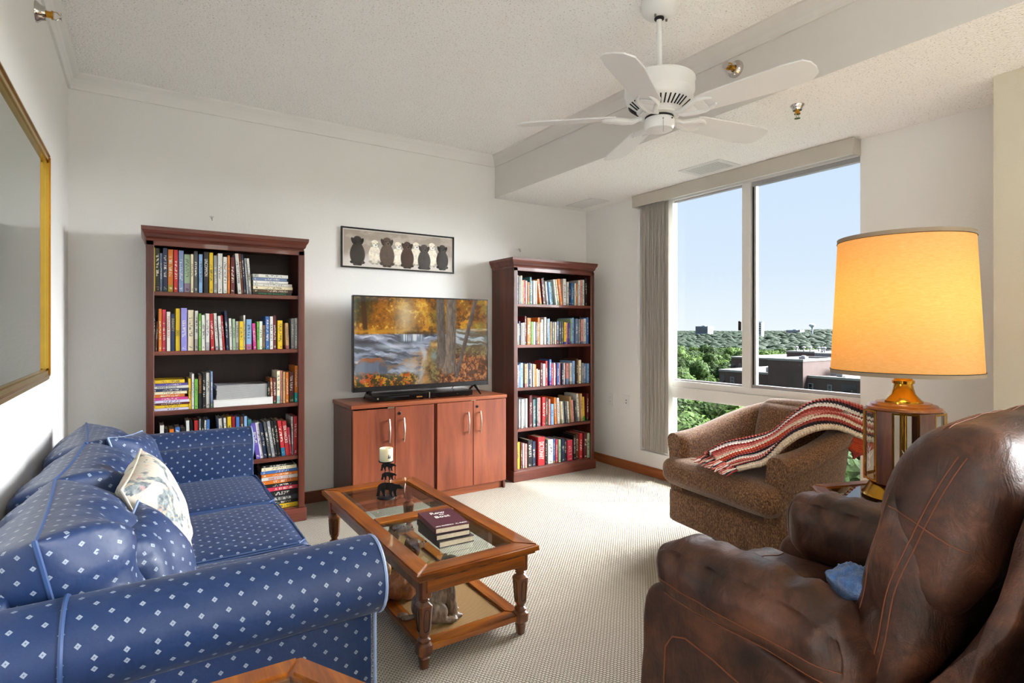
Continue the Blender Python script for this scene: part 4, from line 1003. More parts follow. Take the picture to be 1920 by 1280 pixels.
# ------------------------------------------------------------------ sofa
SXF = .535; SY0, SY1 = 1.50, 3.61; RR = .098; ZR = .575
so = thing('sofa', 'blue three-seat sofa with small pale diamond dots and rolled arms along the left wall', 'sofa', (.1, 2.55, 0))
def sobj(name, bm, parent=so, mat=None, auto=None):
    o = obj(name, bm, mat or M_sofa, parent, smooth=True, autos=auto); 
    if mat is None: uvbox(o)
    return o
def roll_arm(Yc, inner):
    """arm along X: rolled top + panel; inner = +1 when the seat is on the +Y side"""
    bm = BM(); n = 22; secs = []
    xs = [-.34, -.335, -.30]+[-.26+.1*i for i in range(8)]+[SXF-.03, SXF-.012, SXF-.003, SXF]
    for x in xs:
        sh = 1 if x < SXF-.02 else (.99 if x < SXF-.01 else (.965 if x < SXF-.002 else .91))
        if x < -.33: sh = .92
        ring = []
        for k in range(n):
            a = 2*PI*k/n; r = RR*sh*(1+.035*noise.noise(Vector((x*4, math.cos(a)*1.2, math.sin(a)*1.2+Yc))))
            y = Yc+r*math.cos(a)*(1.05); z = ZR+r*math.sin(a)*1.02
            ring.append((x, y, z))
        secs.append(ring)
    loft(bm, secs); bmesh.ops.recalc_face_normals(bm, faces=bm.faces)
    me = finish(bm, 'arm_roll', M_sofa, True, 50); me.transform(wm(so).inverted())
    # arc-length uv so that the dots run round the roll
    uv = me.uv_layers.new(name='UVMap'); T = Matrix.Translation(so.location)
    for p in me.polygons:
        vs = [T @ me.vertices[me.loops[li].vertex_index].co for li in p.loop_indices]
        an = [math.atan2(v.z-ZR, v.y-Yc) for v in vs]; 
        if len(vs) > 4: cap = True
        else: cap = False
        if max(an)-min(an) > PI: an = [a+2*PI if a < 0 else a for a in an]
        for li, v, a in zip(p.loop_indices, vs, an): uv.data[li].uv = (v.y, v.z) if cap else (v.x, a*RR*1.0)
    o = bpy.data.objects.new('arm_roll', me); link(o, so)
    # front panel / arm body
    bm = BM(); y0, y1 = (Yc-.015, Yc+.115) if inner > 0 else (Yc-.16, Yc+.03)
    soft(bm, ((SXF-.35)/2+.0, (y0+y1)/2, .30), (SXF+.33, y1-y0, .60), .018, 8); sobj('arm_panel', bm, auto=60)
    # piping round the front of the arm
    bm = BM(); pts = []
    for k in range(19):
        a = -PI*.42 + (2*PI*.84+.0)*k/18 if 0 else None
    ring = [(SXF-.004, Yc+RR*1.03*math.cos(a), ZR+RR*1.0*math.sin(a)) for a in [math.radians(-60+i*300/24) for i in range(25)]] if inner < 0 else [(SXF-.004, Yc+RR*1.03*math.cos(a), ZR+RR*math.sin(a)) for a in [math.radians(240-i*300/24) for i in range(25)]]
    ys = y0 if inner > 0 else y1
    start = [(SXF-.004, y0+.004 if inner > 0 else y1-.004, z) for z in (.01, .2, .40, .475)]
    path = start+ring if inner > 0 else start+ring
    tube(bm, path, .0045, 6); obj('piping', bm, M_pipe, so, smooth=True)
    bm = BM(); tube(bm, [(-.135, Yc+RR*1.065*math.cos(a), ZR+RR*1.04*math.sin(a)) for a in [2*PI*i/24 for i in range(24)]], .005, 6, closed=True); obj('welt_seam', bm, M_bluepipe, so, smooth=True)
    if inner > 0:
        bm = BM(); tube(bm, [(-.135, Yc-.018, z) for z in (.02, .2, .4, .49)], .005, 6); obj('welt_seam', bm, M_bluepipe, so, smooth=True)
roll_arm(SY0, 1); roll_arm(SY1, -1)
bm = BM(); soft(bm, (.08, (SY0+SY1)/2, .17), (SXF*2-.20, SY1-SY0-.12, .26), .03, 8); sobj('seat_base', bm, auto=60)
bm = BM(); soft(bm, (-.285, (SY0+SY1)/2, .36), (.13, SY1-SY0-.06, .66), .05, 10); sobj('back_frame', bm, auto=60)
YS0, YS1 = SY0+.118, SY1-.165; cw = (YS1-YS0)/3
for i in range(3):
    yc = YS0+cw*(i+.5); bm = BM()
    def dip(q, a): 
        return q
    soft(bm, (.165, yc, .365), (.75, cw-.004, .135), .042, 18, crown=(0, .0, .018), nz=.010, nf=5); sobj('seat_cushion', bm)
    for z in (.300, .428):
        bm = BM(); hw = cw/2-.012
        pts = [(-.15, yc-hw, z)]+[(SXF-.035, yc-hw, z), (SXF-.008, yc-hw+.03, z), (SXF-.006, yc, z), (SXF-.008, yc+hw-.03, z), (SXF-.035, yc+hw, z)]+[(-.15, yc+hw, z)]
        tube(bm, pts, .004, 6); obj('piping', bm, M_bluepipe, so, smooth=True)
for i in range(3):
    yc = YS0+cw*(i+.5)+(-.03 if i == 0 else 0); bm = BM()
    M = Matrix.Translation((-.165, yc, .560)) @ Matrix.Rotation(.20, 4, 'Y').inverted() @ Matrix.Rotation(math.radians((3, -3, 4)[i]), 4, 'Z') @ Matrix.Rotation(PI/2, 4, 'Z')
    rim = pillow(bm, cw+.05, .46, .34, M, n=26, p=4.2, nz=.017); sobj('back_cushion', bm)
    bm = BM(); tube(bm, rim, .0055, 6, closed=True); obj('piping', bm, M_bluepipe, so, smooth=True)
# throw pillows
def throw_pillow(label, c, w, h, t, yaw, tilt, roll, mat, pipe, uv=True):
    th = thing('throw_pillow', label, 'pillow', c)
    M = Matrix.Translation(c) @ Matrix.Rotation(yaw, 4, 'Z') @ Matrix.Rotation(tilt, 4, 'X') @ Matrix.Rotation(roll, 4, 'Y')
    bm = BM(); rim = pillow(bm, w, h, t, M, n=26, p=2.6, nz=.009); o = obj('cover', bm, mat, th, smooth=True, autos=None)
    if uv: uvbox(o)
    bm = BM(); tube(bm, rim, .004, 6, closed=True); obj('piping', bm, pipe, th, smooth=True)
def floral():
    t = NT('floral_cotton'); co = t.coord('Object', (1, 1, 1))
    n1 = t.noise(9, 3, .55, co, 1.2); n2 = t.noise(16, 4, .6, co, 2.0); n3 = t.noise(5, 2, .5, co)
    base = lin('c4beb0')
    leaf = t.ramp(n1, (.52, (0, 0, 0, 1)), (.56, (1, 1, 1, 1))); fl = t.ramp(n2, (.56, (0, 0, 0, 1)), (.61, (1, 1, 1, 1)))
    detail = t.ramp(t.noise(55, 3, .6, co), (.35, lin('4e5a63')), (.65, lin('9aa3a2')))
    c = t.mix(leaf, base, detail); pk = t.ramp(n3, (.4, lin('c98a90')), (.6, lin('c9b28a')))
    c = t.mix(t.math('MULTIPLY', fl, .55), c, pk); t.l(c, t.b.inputs['Base Color']); t.b.inputs['Roughness'].default_value = .7
    t.bump(t.noise(500, 2, .5, co), .1, .002); return t.m
throw_pillow('cream floral print throw pillow between two blue pillows on the sofa', (.040, 2.27, .600), .385, .395, .18, math.radians(80), math.radians(-20), math.radians(-8), floral(), plain('cream_piping', 'cfc7b4', .6), uv=False)
throw_pillow('small blue dotted throw pillow nearest the camera on the sofa', (.03, 1.90, .555), .33, .33, .16, math.radians(78), math.radians(-24), math.radians(-6), M_sofa, M_pipe)
throw_pillow('blue dotted throw pillow behind the floral pillow by the far sofa arm', (-.01, 2.98, .60), .40, .38, .18, math.radians(75), math.radians(-18), math.radians(6), M_sofa, M_pipe)

# ------------------------------------------------------------------ coffee table
TX0, TX1, TY0, TY1, TZ = .812, 1.345, 1.842, 3.118, .372
ct = thing('coffee_table', 'honey wood coffee table with two glass panes and a lower cane shelf', 'table', ((TX0+TX1)/2, (TY0+TY1)/2, 0))
rails = []; inn = frame_rails(rails, [(TX0, TY0), (TX1, TY0), (TX1, TY1), (TX0, TY1)], .078, TZ-.024, TZ, .006)
for i, r in enumerate(rails): obj('top_rail', r, M_oakX if i % 2 == 0 else M_oak, ct, smooth=True, autos=30)
rails = []; frame_rails(rails, [(TX0+.012, TY0+.012), (TX1-.012, TY0+.012), (TX1-.012, TY1-.012), (TX0+.012, TY1-.012)], .03, TZ-.036, TZ-.024, .004)
for r in rails: obj('edge_moulding', r, M_leg, ct, smooth=True, autos=30)
YMm = (TY0+TY1)/2-.005
part('cross_rail', ct, M_oakX, TX0+.078, TX1-.078, YMm-.036, YMm+.036, TZ-.024, TZ, bev=.003)
for (a, b) in ((TY0+.078, YMm-.036), (YMm+.036, TY1-.078)):
    bm = BM(); x0, x1 = TX0+.075, TX1-.075; a -= .003; b += .003; bv = .022
    lo = [bm.verts.new(p) for p in ((x0, a, TZ-.012), (x1, a, TZ-.012), (x1, b, TZ-.012), (x0, b, TZ-.012))]
    md = [bm.verts.new(p) for p in ((x0, a, TZ-.009), (x1, a, TZ-.009), (x1, b, TZ-.009), (x0, b, TZ-.009))]
    hi = [bm.verts.new(p) for p in ((x0+bv, a+bv, TZ-.004), (x1-bv, a+bv, TZ-.004), (x1-bv, b-bv, TZ-.004), (x0+bv, b-bv, TZ-.004))]
    bm.faces.new(lo[::-1]); bm.faces.new(hi)
    for q, w in ((lo, md), (md, hi)):
        for k in range(4): bm.faces.new((q[k], q[(k+1) % 4], w[(k+1) % 4], w[k]))
    obj('glass_pane', bm, M_tglass, ct)
for (a, b, c, d, m) in ((TX0+.05, TX1-.05, TY0+.030, TY0+.045, M_oakX), (TX0+.05, TX1-.05, TY1-.045, TY1-.030, M_oakX), (TX0+.030, TX0+.045, TY0+.05, TY1-.05, M_leg), (TX1-.045, TX1-.030, TY0+.05, TY1-.05, M_oak)):
    part('apron', ct, m, a, b, c, d, TZ-.090, TZ-.036, bev=.003)
def sqlathe(bm, prof, c, w=8):
    """prof rows: (half width, z, roundness 0 square..1 round)"""
    n = 16; rows = []
    for hw, z, rd in prof:
        ring = []
        for k in range(n):
            a = 2*PI*(k+.5)/n; ca, sa = math.cos(a), math.sin(a)
            m = max(abs(ca), abs(sa)); sq = 1/m; f = rd*1+(1-rd)*min(sq, 1.28)
            ring.append((c[0]+hw*ca*f, c[1]+hw*sa*f, z))
        rows.append(ring)
    loft(bm, rows); bmesh.ops.recalc_face_normals(bm, faces=bm.faces)
legprof = [(.014, 0, .6), (.0165, .003, .6), (.021, .040, .6), (.017, .046, 1), (.024, .050, .4), (.027, .056, 0), (.027, .088, 0), (.022, .095, 1), (.025, .101, 1), (.025, .106, 1), (.016, .114, 1), (.017, .122, 1), (.021, .130, .2), (.0275, .232, 0), (.022, .240, .6), (.016, .246, 1), (.022, .252, 1), (.016, .258, 1), (.025, .264, 0), (.026, TZ-.036, 0)]
for lx in (TX0+.052, TX1-.052):
    for ly in (TY0+.060, TY1-.060):
        bm = BM(); sqlathe(bm, legprof, (lx, ly)); lg = obj('leg', bm, M_leg, ct, smooth=True, autos=35)
        for (dx, dy) in ((0, -1), (-1, 0), (1, 0), (0, 1)):
            bm = BM(); pts = []
            for k in range(20):
                a = 2*PI*k/20; zz = .181+.040*math.sin(a)*1.0; s = .0105*math.copysign(abs(math.cos(a))**.6, math.cos(a)); zz = .181+.041*math.copysign(abs(math.sin(a))**.5, math.sin(a))
                off = (.0215+(.0275-.0215)*(zz-.130)/.102)
                pts.append((lx+dx*off+(s if dy else 0), ly+dy*off+(s if dx else 0), zz))
            tube(bm, pts, .0013, 5, closed=True); obj('groove', bm, M_slot, lg)
rails = []; frame_rails(rails, [(TX0+.040, TY0+.048), (TX1-.040, TY0+.048), (TX1-.040, TY1-.048), (TX0+.040, TY1-.048)], .060, .060, .084, .004)
for i, r in enumerate(rails): obj('shelf_rail', r, M_oakX if i % 2 == 0 else M_oak, ct, smooth=True, autos=30)
def cane():
    t = NT('woven_cane'); co = t.coord(); s = t.n('SeparateXYZ'); t.l(co, s.inputs[0])
    sx = t.math('SINE', t.math('MULTIPLY', s.outputs[0], 900.0)); sy = t.math('SINE', t.math('MULTIPLY', s.outputs[1], 900.0))
    h = t.math('MULTIPLY', sx, sy); f = t.math('ADD', t.math('MULTIPLY', h, .5), .5)
    t.l(t.ramp(f, (.1, lin('4e3518')), (.5, lin('8c6a38')), (.9, lin('b89258'))), t.b.inputs['Base Color']); t.b.inputs['Roughness'].default_value = .6; t.bump(f, .6, .002); return t.m
part('cane_panel', ct, cane(), TX0+.098, TX1-.098, TY0+.106, TY1-.106, .070, .0745, bev=0)

# books on the coffee table
tb = Matrix.Translation((1.068, 2.147, 0)) @ Matrix.Rotation(math.radians(-4), 4, 'Z')
def flat_book(label, w, d, z0, th, cov, M, title=False):
    t = thing('book', label, 'book', (M.translation.x, M.translation.y, z0), group='books stacked on the coffee table')
    def P(name, mat, *a, bev=.001):
        bm = BM(); box(bm, *a, bev=bev, M=M); return obj(name, bm, mat, t)
    P('back_cover', cov, -w/2, w/2, -d/2, d/2, z0, z0+.003)
    P('front_cover', cov, -w/2, w/2, -d/2, d/2, z0+th-.003, z0+th)
    P('spine', cov, -w/2-.002, -w/2+.002, -d/2, d/2, z0, z0+th)
    P('pages', M_pages, -w/2+.003, w/2-.004, -d/2+.004, d/2-.004, z0+.003, z0+th-.003, bev=0)
    return t
zt = TZ-.0035
flat_book('dark book with a yellow edge at the bottom of the stack on the coffee table', .155, .225, zt, .026, plain('dark_photo_cover', '3a3436', .35, var=.5, vscale=60), tb @ Matrix.Translation((.004, -.008, 0)) @ Matrix.Rotation(.03, 4, 'Z'))
flat_book('black-spined book in the middle of the stack on the coffee table', .150, .225, zt+.0265, .024, plain('black_cover', '1b1a1e', .3), tb @ Matrix.Translation((-.003, .002, 0)))
rb = flat_book('maroon hardback with white title on top of the coffee table stack', .150, .222, zt+.051, .024, plain('maroon_cover', '4a2030', .28, var=.12), tb @ Matrix.Translation((.0, .006, 0)) @ Matrix.Rotation(-.03, 4, 'Z'))
TM = wm(rb).inverted() @ tb @ Matrix.Translation((0, .006, zt+.0755)) @ Matrix.Rotation(-.03, 4, 'Z')
for txt, sz, x, y in (('Row', .036, -.004, .070), ('the', .016, .006, .045), ('Boat', .036, .0, .018), ('JON GORDON   P.J. FLECK', .0115, 0, -.092)):
    text_obj(txt, sz, TM @ Matrix.Translation((x, y, 0)), INK['w'], rb, 'lettering')

# bear candle holder
cx, cy = hzp = (0, 0)
q = pt(724, 933, 1); dd_ = q-Vector((0, 0, H)); k = (TZ-.004-H)/dd_.z; base = Vector((0, 0, H))+dd_*k
bh = thing('candle_holder', 'black iron candle holder of three stacked walking bears on the coffee table', 'candle holder', (base.x, base.y, TZ-.004))
sc_ = (base-Vector((0, 0, H))).dot(FW)/FPX    # metres per pixel there
z0 = TZ-.0035
bm = BM(); lathe(bm, [(.046, 0), (.046, .003), (.043, .005)], c=(base.x, base.y, z0), n=28); obj('base_plate', bm, M_iron, bh, smooth=True, autos=40)
bear = [(0, .02), (.03, .0), (.13, .0), (.14, .06), (.18, .31), (.24, .14), (.26, .0), (.37, .0), (.36, .06), (.34, .14), (.37, .35), (.47, .34), (.51, .12), (.55, .0), (.64, .0), (.62, .06), (.60, .16), (.63, .30), (.68, .08), (.70, .0), (.80, .0), (.79, .05), (.76, .10), (.76, .30), (.80, .42),
        (.92, .40), (1.02, .42), (1.02, .48), (.93, .56), (.90, .62), (.88, .66), (.85, .62), (.72, .66), (.60, .72), (.40, .74), (.24, .72), (.12, .64), (.06, .52), (.05, .36), (.03, .16)]
Rb = Matrix.Rotation(-YAW+.0, 4, 'Z')
def bearpart(cxp, zb, wpx, hpx):
    w = wpx*sc_; h = hpx*sc_; bm = BM(); prism(bm, [(x*w-w*.5, z/.74*h) for x, z in bear], .003, Matrix.Translation(base.to_2d().to_3d()+RT*(cxp*sc_)+Vector((0, 0, zb))) @ Rb)
    obj('bear', bm, M_iron, bh)
bearpart(6, z0+.007, 50, 26); bearpart(5, z0+.007+31*sc_, 29, 14.5); bearpart(4, z0+.007+48*sc_, 29, 15.5)
bm = BM()
for a in (-2, 6): tube(bm, [(base.x+RT.x*a*sc_, base.y+RT.y*a*sc_, z0+.003), (base.x+RT.x*a*sc_, base.y+RT.y*a*sc_, z0+67*sc_)], .0022, 6)
obj('rod', bm, M_iron, bh)
zc = z0+67*sc_
bm = BM(); lathe(bm, [(.018, 0), (.037, .002), (.039, .006), (.036, .006), (.018, .004)], c=(base.x, base.y, zc), n=24); obj('candle_dish', bm, M_iron, bh, smooth=True)
cn = thing('pillar_candle', 'cream pillar candle with a dark pine motif on the bear candle holder', 'candle', (base.x, base.y, zc+.006))
bm = BM(); lathe(bm, [(.0325, 0), (.034, .002), (.034, .064), (.032, .067), (.026, .066), (.020, .060), (.006, .058)], c=(base.x, base.y, zc+.0065), n=28); obj('wax', bm, M_cream, cn, smooth=True, autos=50)
bm = BM(); tube(bm, [(base.x, base.y, zc+.062), (base.x+.001, base.y, zc+.072)], .001, 5); obj('wick', bm, M_slot, cn)
bm = BM(); pine = [(-.3, -.1), (.3, -.1), (.08, .18), (.22, .18), (.05, .42), (.15, .42), (0, .7), (-.15, .42), (-.05, .42), (-.22, .18), (-.08, .18)]
for (ox, s) in ((.0, .022), (.5, .016)):
    an = -YAW-PI/2+.62+ox*.45
    vs = [bm.verts.new((base.x+.0344*math.cos(an+x*s/.034), base.y+.0344*math.sin(an+x*s/.034), zc+.026+z*s*1.3)) for x, z in pine]; f = bm.faces.new(vs); bm.normal_update(); bmesh.ops.triangulate(bm, faces=[f])
obj('pine_motif', bm, plain('dark_blue_motif', '23273a', .6), cn)

# ------------------------------------------------------------------ dog figures on the shelf (remeshed solids)
def ellip(bm, c, r, M=None):
    res = bmesh.ops.create_icosphere(bm, subdivisions=3, radius=1)
    for v in res['verts']: v.co = Vector((c[0]+v.co.x*r[0], c[1]+v.co.y*r[1], c[2]+v.co.z*r[2]))
    if M: bmesh.ops.transform(bm, matrix=M, verts=res['verts'])
def fur(name, c1, c2):
    t = NT(name); co = t.coord('Object', (1, 1, .35)); f = t.noise(90, 4, .6, co)
    t.l(t.ramp(f, (.35, lin(c1)), (.65, lin(c2))), t.b.inputs['Base Color']); t.b.inputs['Roughness'].default_value = .35; t.bump(f, .4, .003); return t.m
def sitting_dog(label, loc, yaw, s, mat, ears):
    t = thing('dog_figurine', label, 'figurine', loc, group='dog figurines under the coffee table'); Mx = Matrix.Translation(loc) @ Matrix.Rotation(yaw, 4, 'Z') @ Matrix.Scale(s, 4)
    bm = BM()      # facing +X, 0.26 tall
    E = lambda c, r: ellip(bm, c, r, Mx)
    E((-.045, 0, .06), (.062, .055, .06)); E((-.01, 0, .10), (.052, .046, .065)); E((.02, 0, .135), (.038, .037, .05)); E((.035, 0, .175), (.028, .028, .035))
    for q in (-1, 1):
        E((-.02, q*.048, .045), (.045, .024, .042)); E((.03, q*.052, .012), (.035, .016, .012)); E((.045, q*.026, .08), (.017, .016, .065)); E((.055, q*.026, .035), (.014, .014, .04)); E((.066, q*.027, .011), (.024, .016, .011))
    E((.05, 0, .205), (.036, .032, .031)); E((.085, 0, .195), (.028, .018, .016)); E((.108, 0, .200), (.008, .009, .007))
    E((-.11, .02, .012), (.03, .012, .011)); E((-.13, .045, .012), (.022, .02, .010))
    o = obj('body', bm, mat, t, smooth=True, autos=None)
    md = o.modifiers.new('r', 'REMESH'); md.mode = 'VOXEL'; md.voxel_size = .0042; md.use_smooth_shade = True
    sm = o.modifiers.new('s', 'SMOOTH'); sm.iterations = 4; sm.factor = .6
    for q in (-1, 1):
        bm = BM()
        if ears: ellip(bm, (.035, q*.034, .20), (.016, .007, .032), Mx)
        else: ellip(bm, (.03, q*.022, .238), (.006, .010, .020), Mx)
        obj('ear', bm, mat, t, smooth=True, autos=None)
        bm = BM(); ellip(bm, (.079, q*.016, .214), (.004, .004, .004), Mx); obj('eye', bm, M_slot, t, smooth=True)
    bm = BM(); ellip(bm, (.115, 0, .201), (.005, .007, .005), Mx); obj('nose', bm, M_slot, t, smooth=True)
zs = .0765
sitting_dog('grey brown sitting dog figurine at the front of the coffee table shelf', (1.000, 2.06, zs), math.radians(-12), 1.05, fur('taupe_fur', '4a3a2e', '84705c'), True)
sitting_dog('terracotta sitting dog figurine behind the grey brown one', (.968, 2.315, zs), math.radians(20), 1.0, fur('terracotta_fur', '7a4526', 'a5683e'), True)
sitting_dog('tan prick-eared dog figurine farthest back on the coffee table shelf', (.965, 2.56, zs), math.radians(-20), 1.08, fur('tan_fur', '7d5a35', 'b08a5c'), False)

# ------------------------------------------------------------------ hexagonal end tables
def hex_table(label, c, R, a0, Z):
    t = thing('hexagonal_end_table', label, 'table', (c[0], c[1], 0))
    P = lambda r, k: (c[0]+r*math.cos(a0+k*PI/3), c[1]+r*math.sin(a0+k*PI/3))
    rails = []; frame_rails(rails, [P(R, k) for k in range(6)], .052, Z-.022, Z, .006)
    for r in rails: obj('top_rail', r, M_oak, t, smooth=True, autos=30)
    rails = []; frame_rails(rails, [P(R-.015, k) for k in range(6)], .03, Z-.034, Z-.022, .004)
    for r in rails: obj('edge_moulding', r, M_leg, t, smooth=True, autos=30)
    bm = BM(); r = R-.052; secs = [[(*P(r*k_, k), Z-z_) for k in range(6)] for k_, z_ in ((1.01, .012), (1.01, .008), (.93, .003))]
    loft(bm, secs); bmesh.ops.recalc_face_normals(bm, faces=bm.faces); obj('glass_pane', bm, M_tglass, t)
    rails = []; frame_rails(rails, [P(R-.045, k) for k in range(6)], .016, Z-.16, Z-.034, .002)
    for r in rails: obj('side_panel', r, M_leg, t)
    bm = BM(); loft(bm, [[(*P(R-.05, k), z) for k in range(6)] for z in (.10, .12)]); bmesh.ops.recalc_face_normals(bm, faces=bm.faces); obj('lower_shelf', bm, M_oak, t)
    for k in range(6):
        x, y = P(R-.05, k); bm = BM()
        sqlathe(bm, [(.016, 0, .6), (.022, .07, .6), (.018, .08, 1), (.026, .09, 0), (.026, .13, 0), (.018, .14, 1), (.018, .16, 1), (.024, .18, .3), (.028, Z-.20, 0), (.018, Z-.19, 1), (.026, Z-.175, 0), (.026, Z-.034, 0)], (x, y)); obj('leg', bm, M_leg, t, smooth=True, autos=35)
    return t
hex_table('honey wood hexagonal end table in the foreground by the near sofa arm', (.083, .868), .34, math.atan2(.851, .525), .60)
hex_table('hexagonal end table beside the recliner carrying the brass lamp', (2.385, .955), .315, math.atan2(1.27-.955, 2.32-2.385), .60)

# ------------------------------------------------------------------ table lamp
LXp, LYp = 2.443, .975; TT = (Vector((LXp, LYp, 0))).dot(FW); u_ = TT/FPX
def zpx(y): return H-(y-HY)*u_
lp = thing('table_lamp', 'lit lamp with yellow drum shade and brass and glass hexagonal body', 'lamp', (LXp, LYp, .60))
LC = (LXp, LYp, 0)
def lat(name, prof, mat, n=36, autos=40, lab=None, parent=lp):
    bm = BM(); lathe(bm, prof, c=LC, n=n); return obj(name, bm, mat, parent, smooth=True, autos=autos, label=lab)
lat('base', [(.136, .6005), (.138, .606), (.130, .612), (.112, zpx(908)), (.106, zpx(905)), (.098, zpx(903))], M_brass)
lat('base_cup', [(.07, zpx(905)), (.085, zpx(900)), (.095, zpx(893))], M_leg)
rv = -math.atan2(FW.x, FW.y)+PI/2   # direction toward the lamp
rot0 = math.atan2(-LYp, -LXp)        # faces the camera
zb, ztp = zpx(899), zpx(768); Rg = .128
def seg(a, w, rr): 
    c, s = math.cos(a), math.sin(a); return Vector((LXp+c*rr, LYp+s*rr, 0)), Vector((-s, c, 0))
gw, ww = .082, .054
for k in range(6):
    a = rot0+.06+k*PI/3
    o, tg = seg(a, gw, Rg); rad = Vector((math.cos(a), math.sin(a), 0))
    def slab(name, w0, w1, z0, z1, d, mat, parent, o=o, tg=tg, rad=rad):
        bm = BM(); q = [o+tg*w0, o+tg*w1, o+tg*w1-rad*d, o+tg*w0-rad*d]
        loft(bm, [[(p.x, p.y, z) for p in q] for z in (z0, z1)]); bmesh.ops.recalc_face_normals(bm, faces=bm.faces); return obj(name, bm, mat, parent)
    fr0 = slab('brass_frame', -gw/2, -gw/2+.006, zb, ztp, .006, M_brass, lp); slab('brass_frame', gw/2-.006, gw/2, zb, ztp, .006, M_brass, lp)
    slab('brass_frame', -gw/2+.006, gw/2-.006, zb, zb+.007, .006, M_brass, lp); slab('brass_frame', -gw/2+.006, gw/2-.006, ztp-.007, ztp, .006, M_brass, lp)
    g = slab('glass_pane', -gw/2+.005, gw/2-.005, zb+.006, ztp-.006, .002, M_lglass, lp)
    # etched sprigs on each pane
    bm = BM()
    for (sx, sz, L, an) in ((0, .04, .10, 1.57), (0, .08, .035, 1.0), (0, .08, .035, 2.1), (0, .11, .03, 1.1), (0, .11, .03, 2.0), (-.008, .04, .03, .9), (.008, .05, .03, 2.2)):
        p0 = o+tg*sx+rad*.0004+Vector((0, 0, zb+sz)); p1 = p0+tg*(L*math.cos(an))+Vector((0, 0, L*math.sin(an))); nrm = (p1-p0).normalized().cross(rad)*.0016
        m = (p0+p1)/2
        vs = [bm.verts.new(p) for p in (p0, m-nrm, p1, m+nrm)]; bm.faces.new(vs)
    obj('etched_sprig', bm, plain('etched_frost', 'dfe5e8', .7), g)
    a2 = a+PI/6; o2, tg2 = seg(a2, ww, Rg+.003); rad2 = Vector((math.cos(a2), math.sin(a2), 0))
    slab('wood_post', -ww/2, ww/2, zb-.004, ztp, .012, M_leg, lp, o=o2, tg=tg2, rad=rad2)
lat('bottom_plate', [(.125, zb-.004), (.125, zb+.001)], M_brass, n=12)
lat('inner_column', [(.012, zb), (.012, ztp)], M_brass, n=14)
lat('top_moulding', [(.118, ztp), (.124, ztp+.004), (.122, ztp+.012), (.112, ztp+.015), (.108, ztp+.022), (.094, ztp+.025), (.09, ztp+.030)], M_oak)
lat('neck', [(.064, ztp+.028), (.064, ztp+.036), (.058, ztp+.040), (.040, ztp+.062), (.033, ztp+.085), (.031, ztp+.100), (.036, ztp+.102), (.037, ztp+.112), (.031, ztp+.115), (.028, ztp+.122), (.016, ztp+.128), (.013, ztp+.150), (.010, ztp+.22), (.010, ztp+.26)], M_brass)
zs0, zs1 = zpx(696), zpx(449)
def shade_mat():
    t = NT('yellow_linen_shade'); co = t.coord('Object', (1, 1, 6)); f = t.noise(45, 4, .7, co)
    c = t.ramp(f, (.3, lin('e8c88a')), (.7, lin('f3dba6')))
    d = t.n('BsdfDiffuse'); tr = t.n('BsdfTranslucent'); mx = t.n('MixShader', i_0=.55)
    t.l(c, d.inputs[0]); t.l(t.mix(1.0, c, lin('ffdc9a'), 'MULTIPLY'), tr.inputs[0]); t.l(d.outputs[0], mx.inputs[1]); t.l(tr.outputs[0], mx.inputs[2]); t.l(mx.outputs[0], t.out.inputs['Surface'])
    return t.m
rb_, rt_ = 119*u_, 107*u_
bm = BM(); n = 64
rows = [[bm.verts.new((LXp+r*math.cos(2*PI*k/n), LYp+r*math.sin(2*PI*k/n), z)) for k in range(n)] for r, z in ((rb_, zs0), ((rb_+rt_)/2, (zs0+zs1)/2), (rt_, zs1))]
grid_faces(bm, rows, closed_v=True); obj('lamp_shade', bm, shade_mat(), lp, smooth=True, autos=None)
M_band = plain('shade_trim', '9a8a74', .7)
for (r, z, h) in ((rb_, zs0-.010, .014), (rt_, zs1-.004, .014)):
    bm = BM(); prof = [(r+.0015, z), (r+.0018, z+h), (r-.0012, z+h), (r-.0015, z)]
    rows = [[bm.verts.new((LXp+a*math.cos(2*PI*k/n), LYp+a*math.sin(2*PI*k/n), b)) for k in range(n)] for a, b in prof]
    grid_faces(bm, rows, closed_u=True, closed_v=True); obj('shade_band', bm, M_band, lp, smooth=True)
for (r, z) in ((rb_+.002, zs0+.005), (rt_+.002, zs1-.006)):
    bm = BM(); tube(bm, [(LXp+r*math.cos(2*PI*k/n), LYp+r*math.sin(2*PI*k/n), z) for k in range(n)], .0012, 5, closed=True); obj('band_cord', bm, M_slot, lp)
for k in range(3):
    a = k*2*PI/3+.4; bm = BM(); tube(bm, [(LXp, LYp, zs1-.02), (LXp+rt_*math.cos(a), LYp+rt_*math.sin(a), zs1-.004)], .002, 5); obj('shade_spider', bm, M_brass, lp)
def bulb_mat():
    t = NT('lit_bulb'); t.b.inputs['Emission Color'].default_value = (1, .62, .22, 1); t.b.inputs['Emission Strength'].default_value = 5; return t.m
lat('bulb', [(.012, ztp+.24), (.014, ztp+.27), (.030, ztp+.31), (.030, ztp+.33), (.018, ztp+.35), (.004, ztp+.356)], bulb_mat(), 16)
L = bpy.data.lights.new('lamp_light', 'POINT'); L.energy = 1.35; L.color = (1, .70, .33); L.shadow_soft_size = .05
lo = bpy.data.objects.new('lamp_light', L); COL.objects.link(lo); lo.location = (LXp+.0, LYp, ztp+.42)

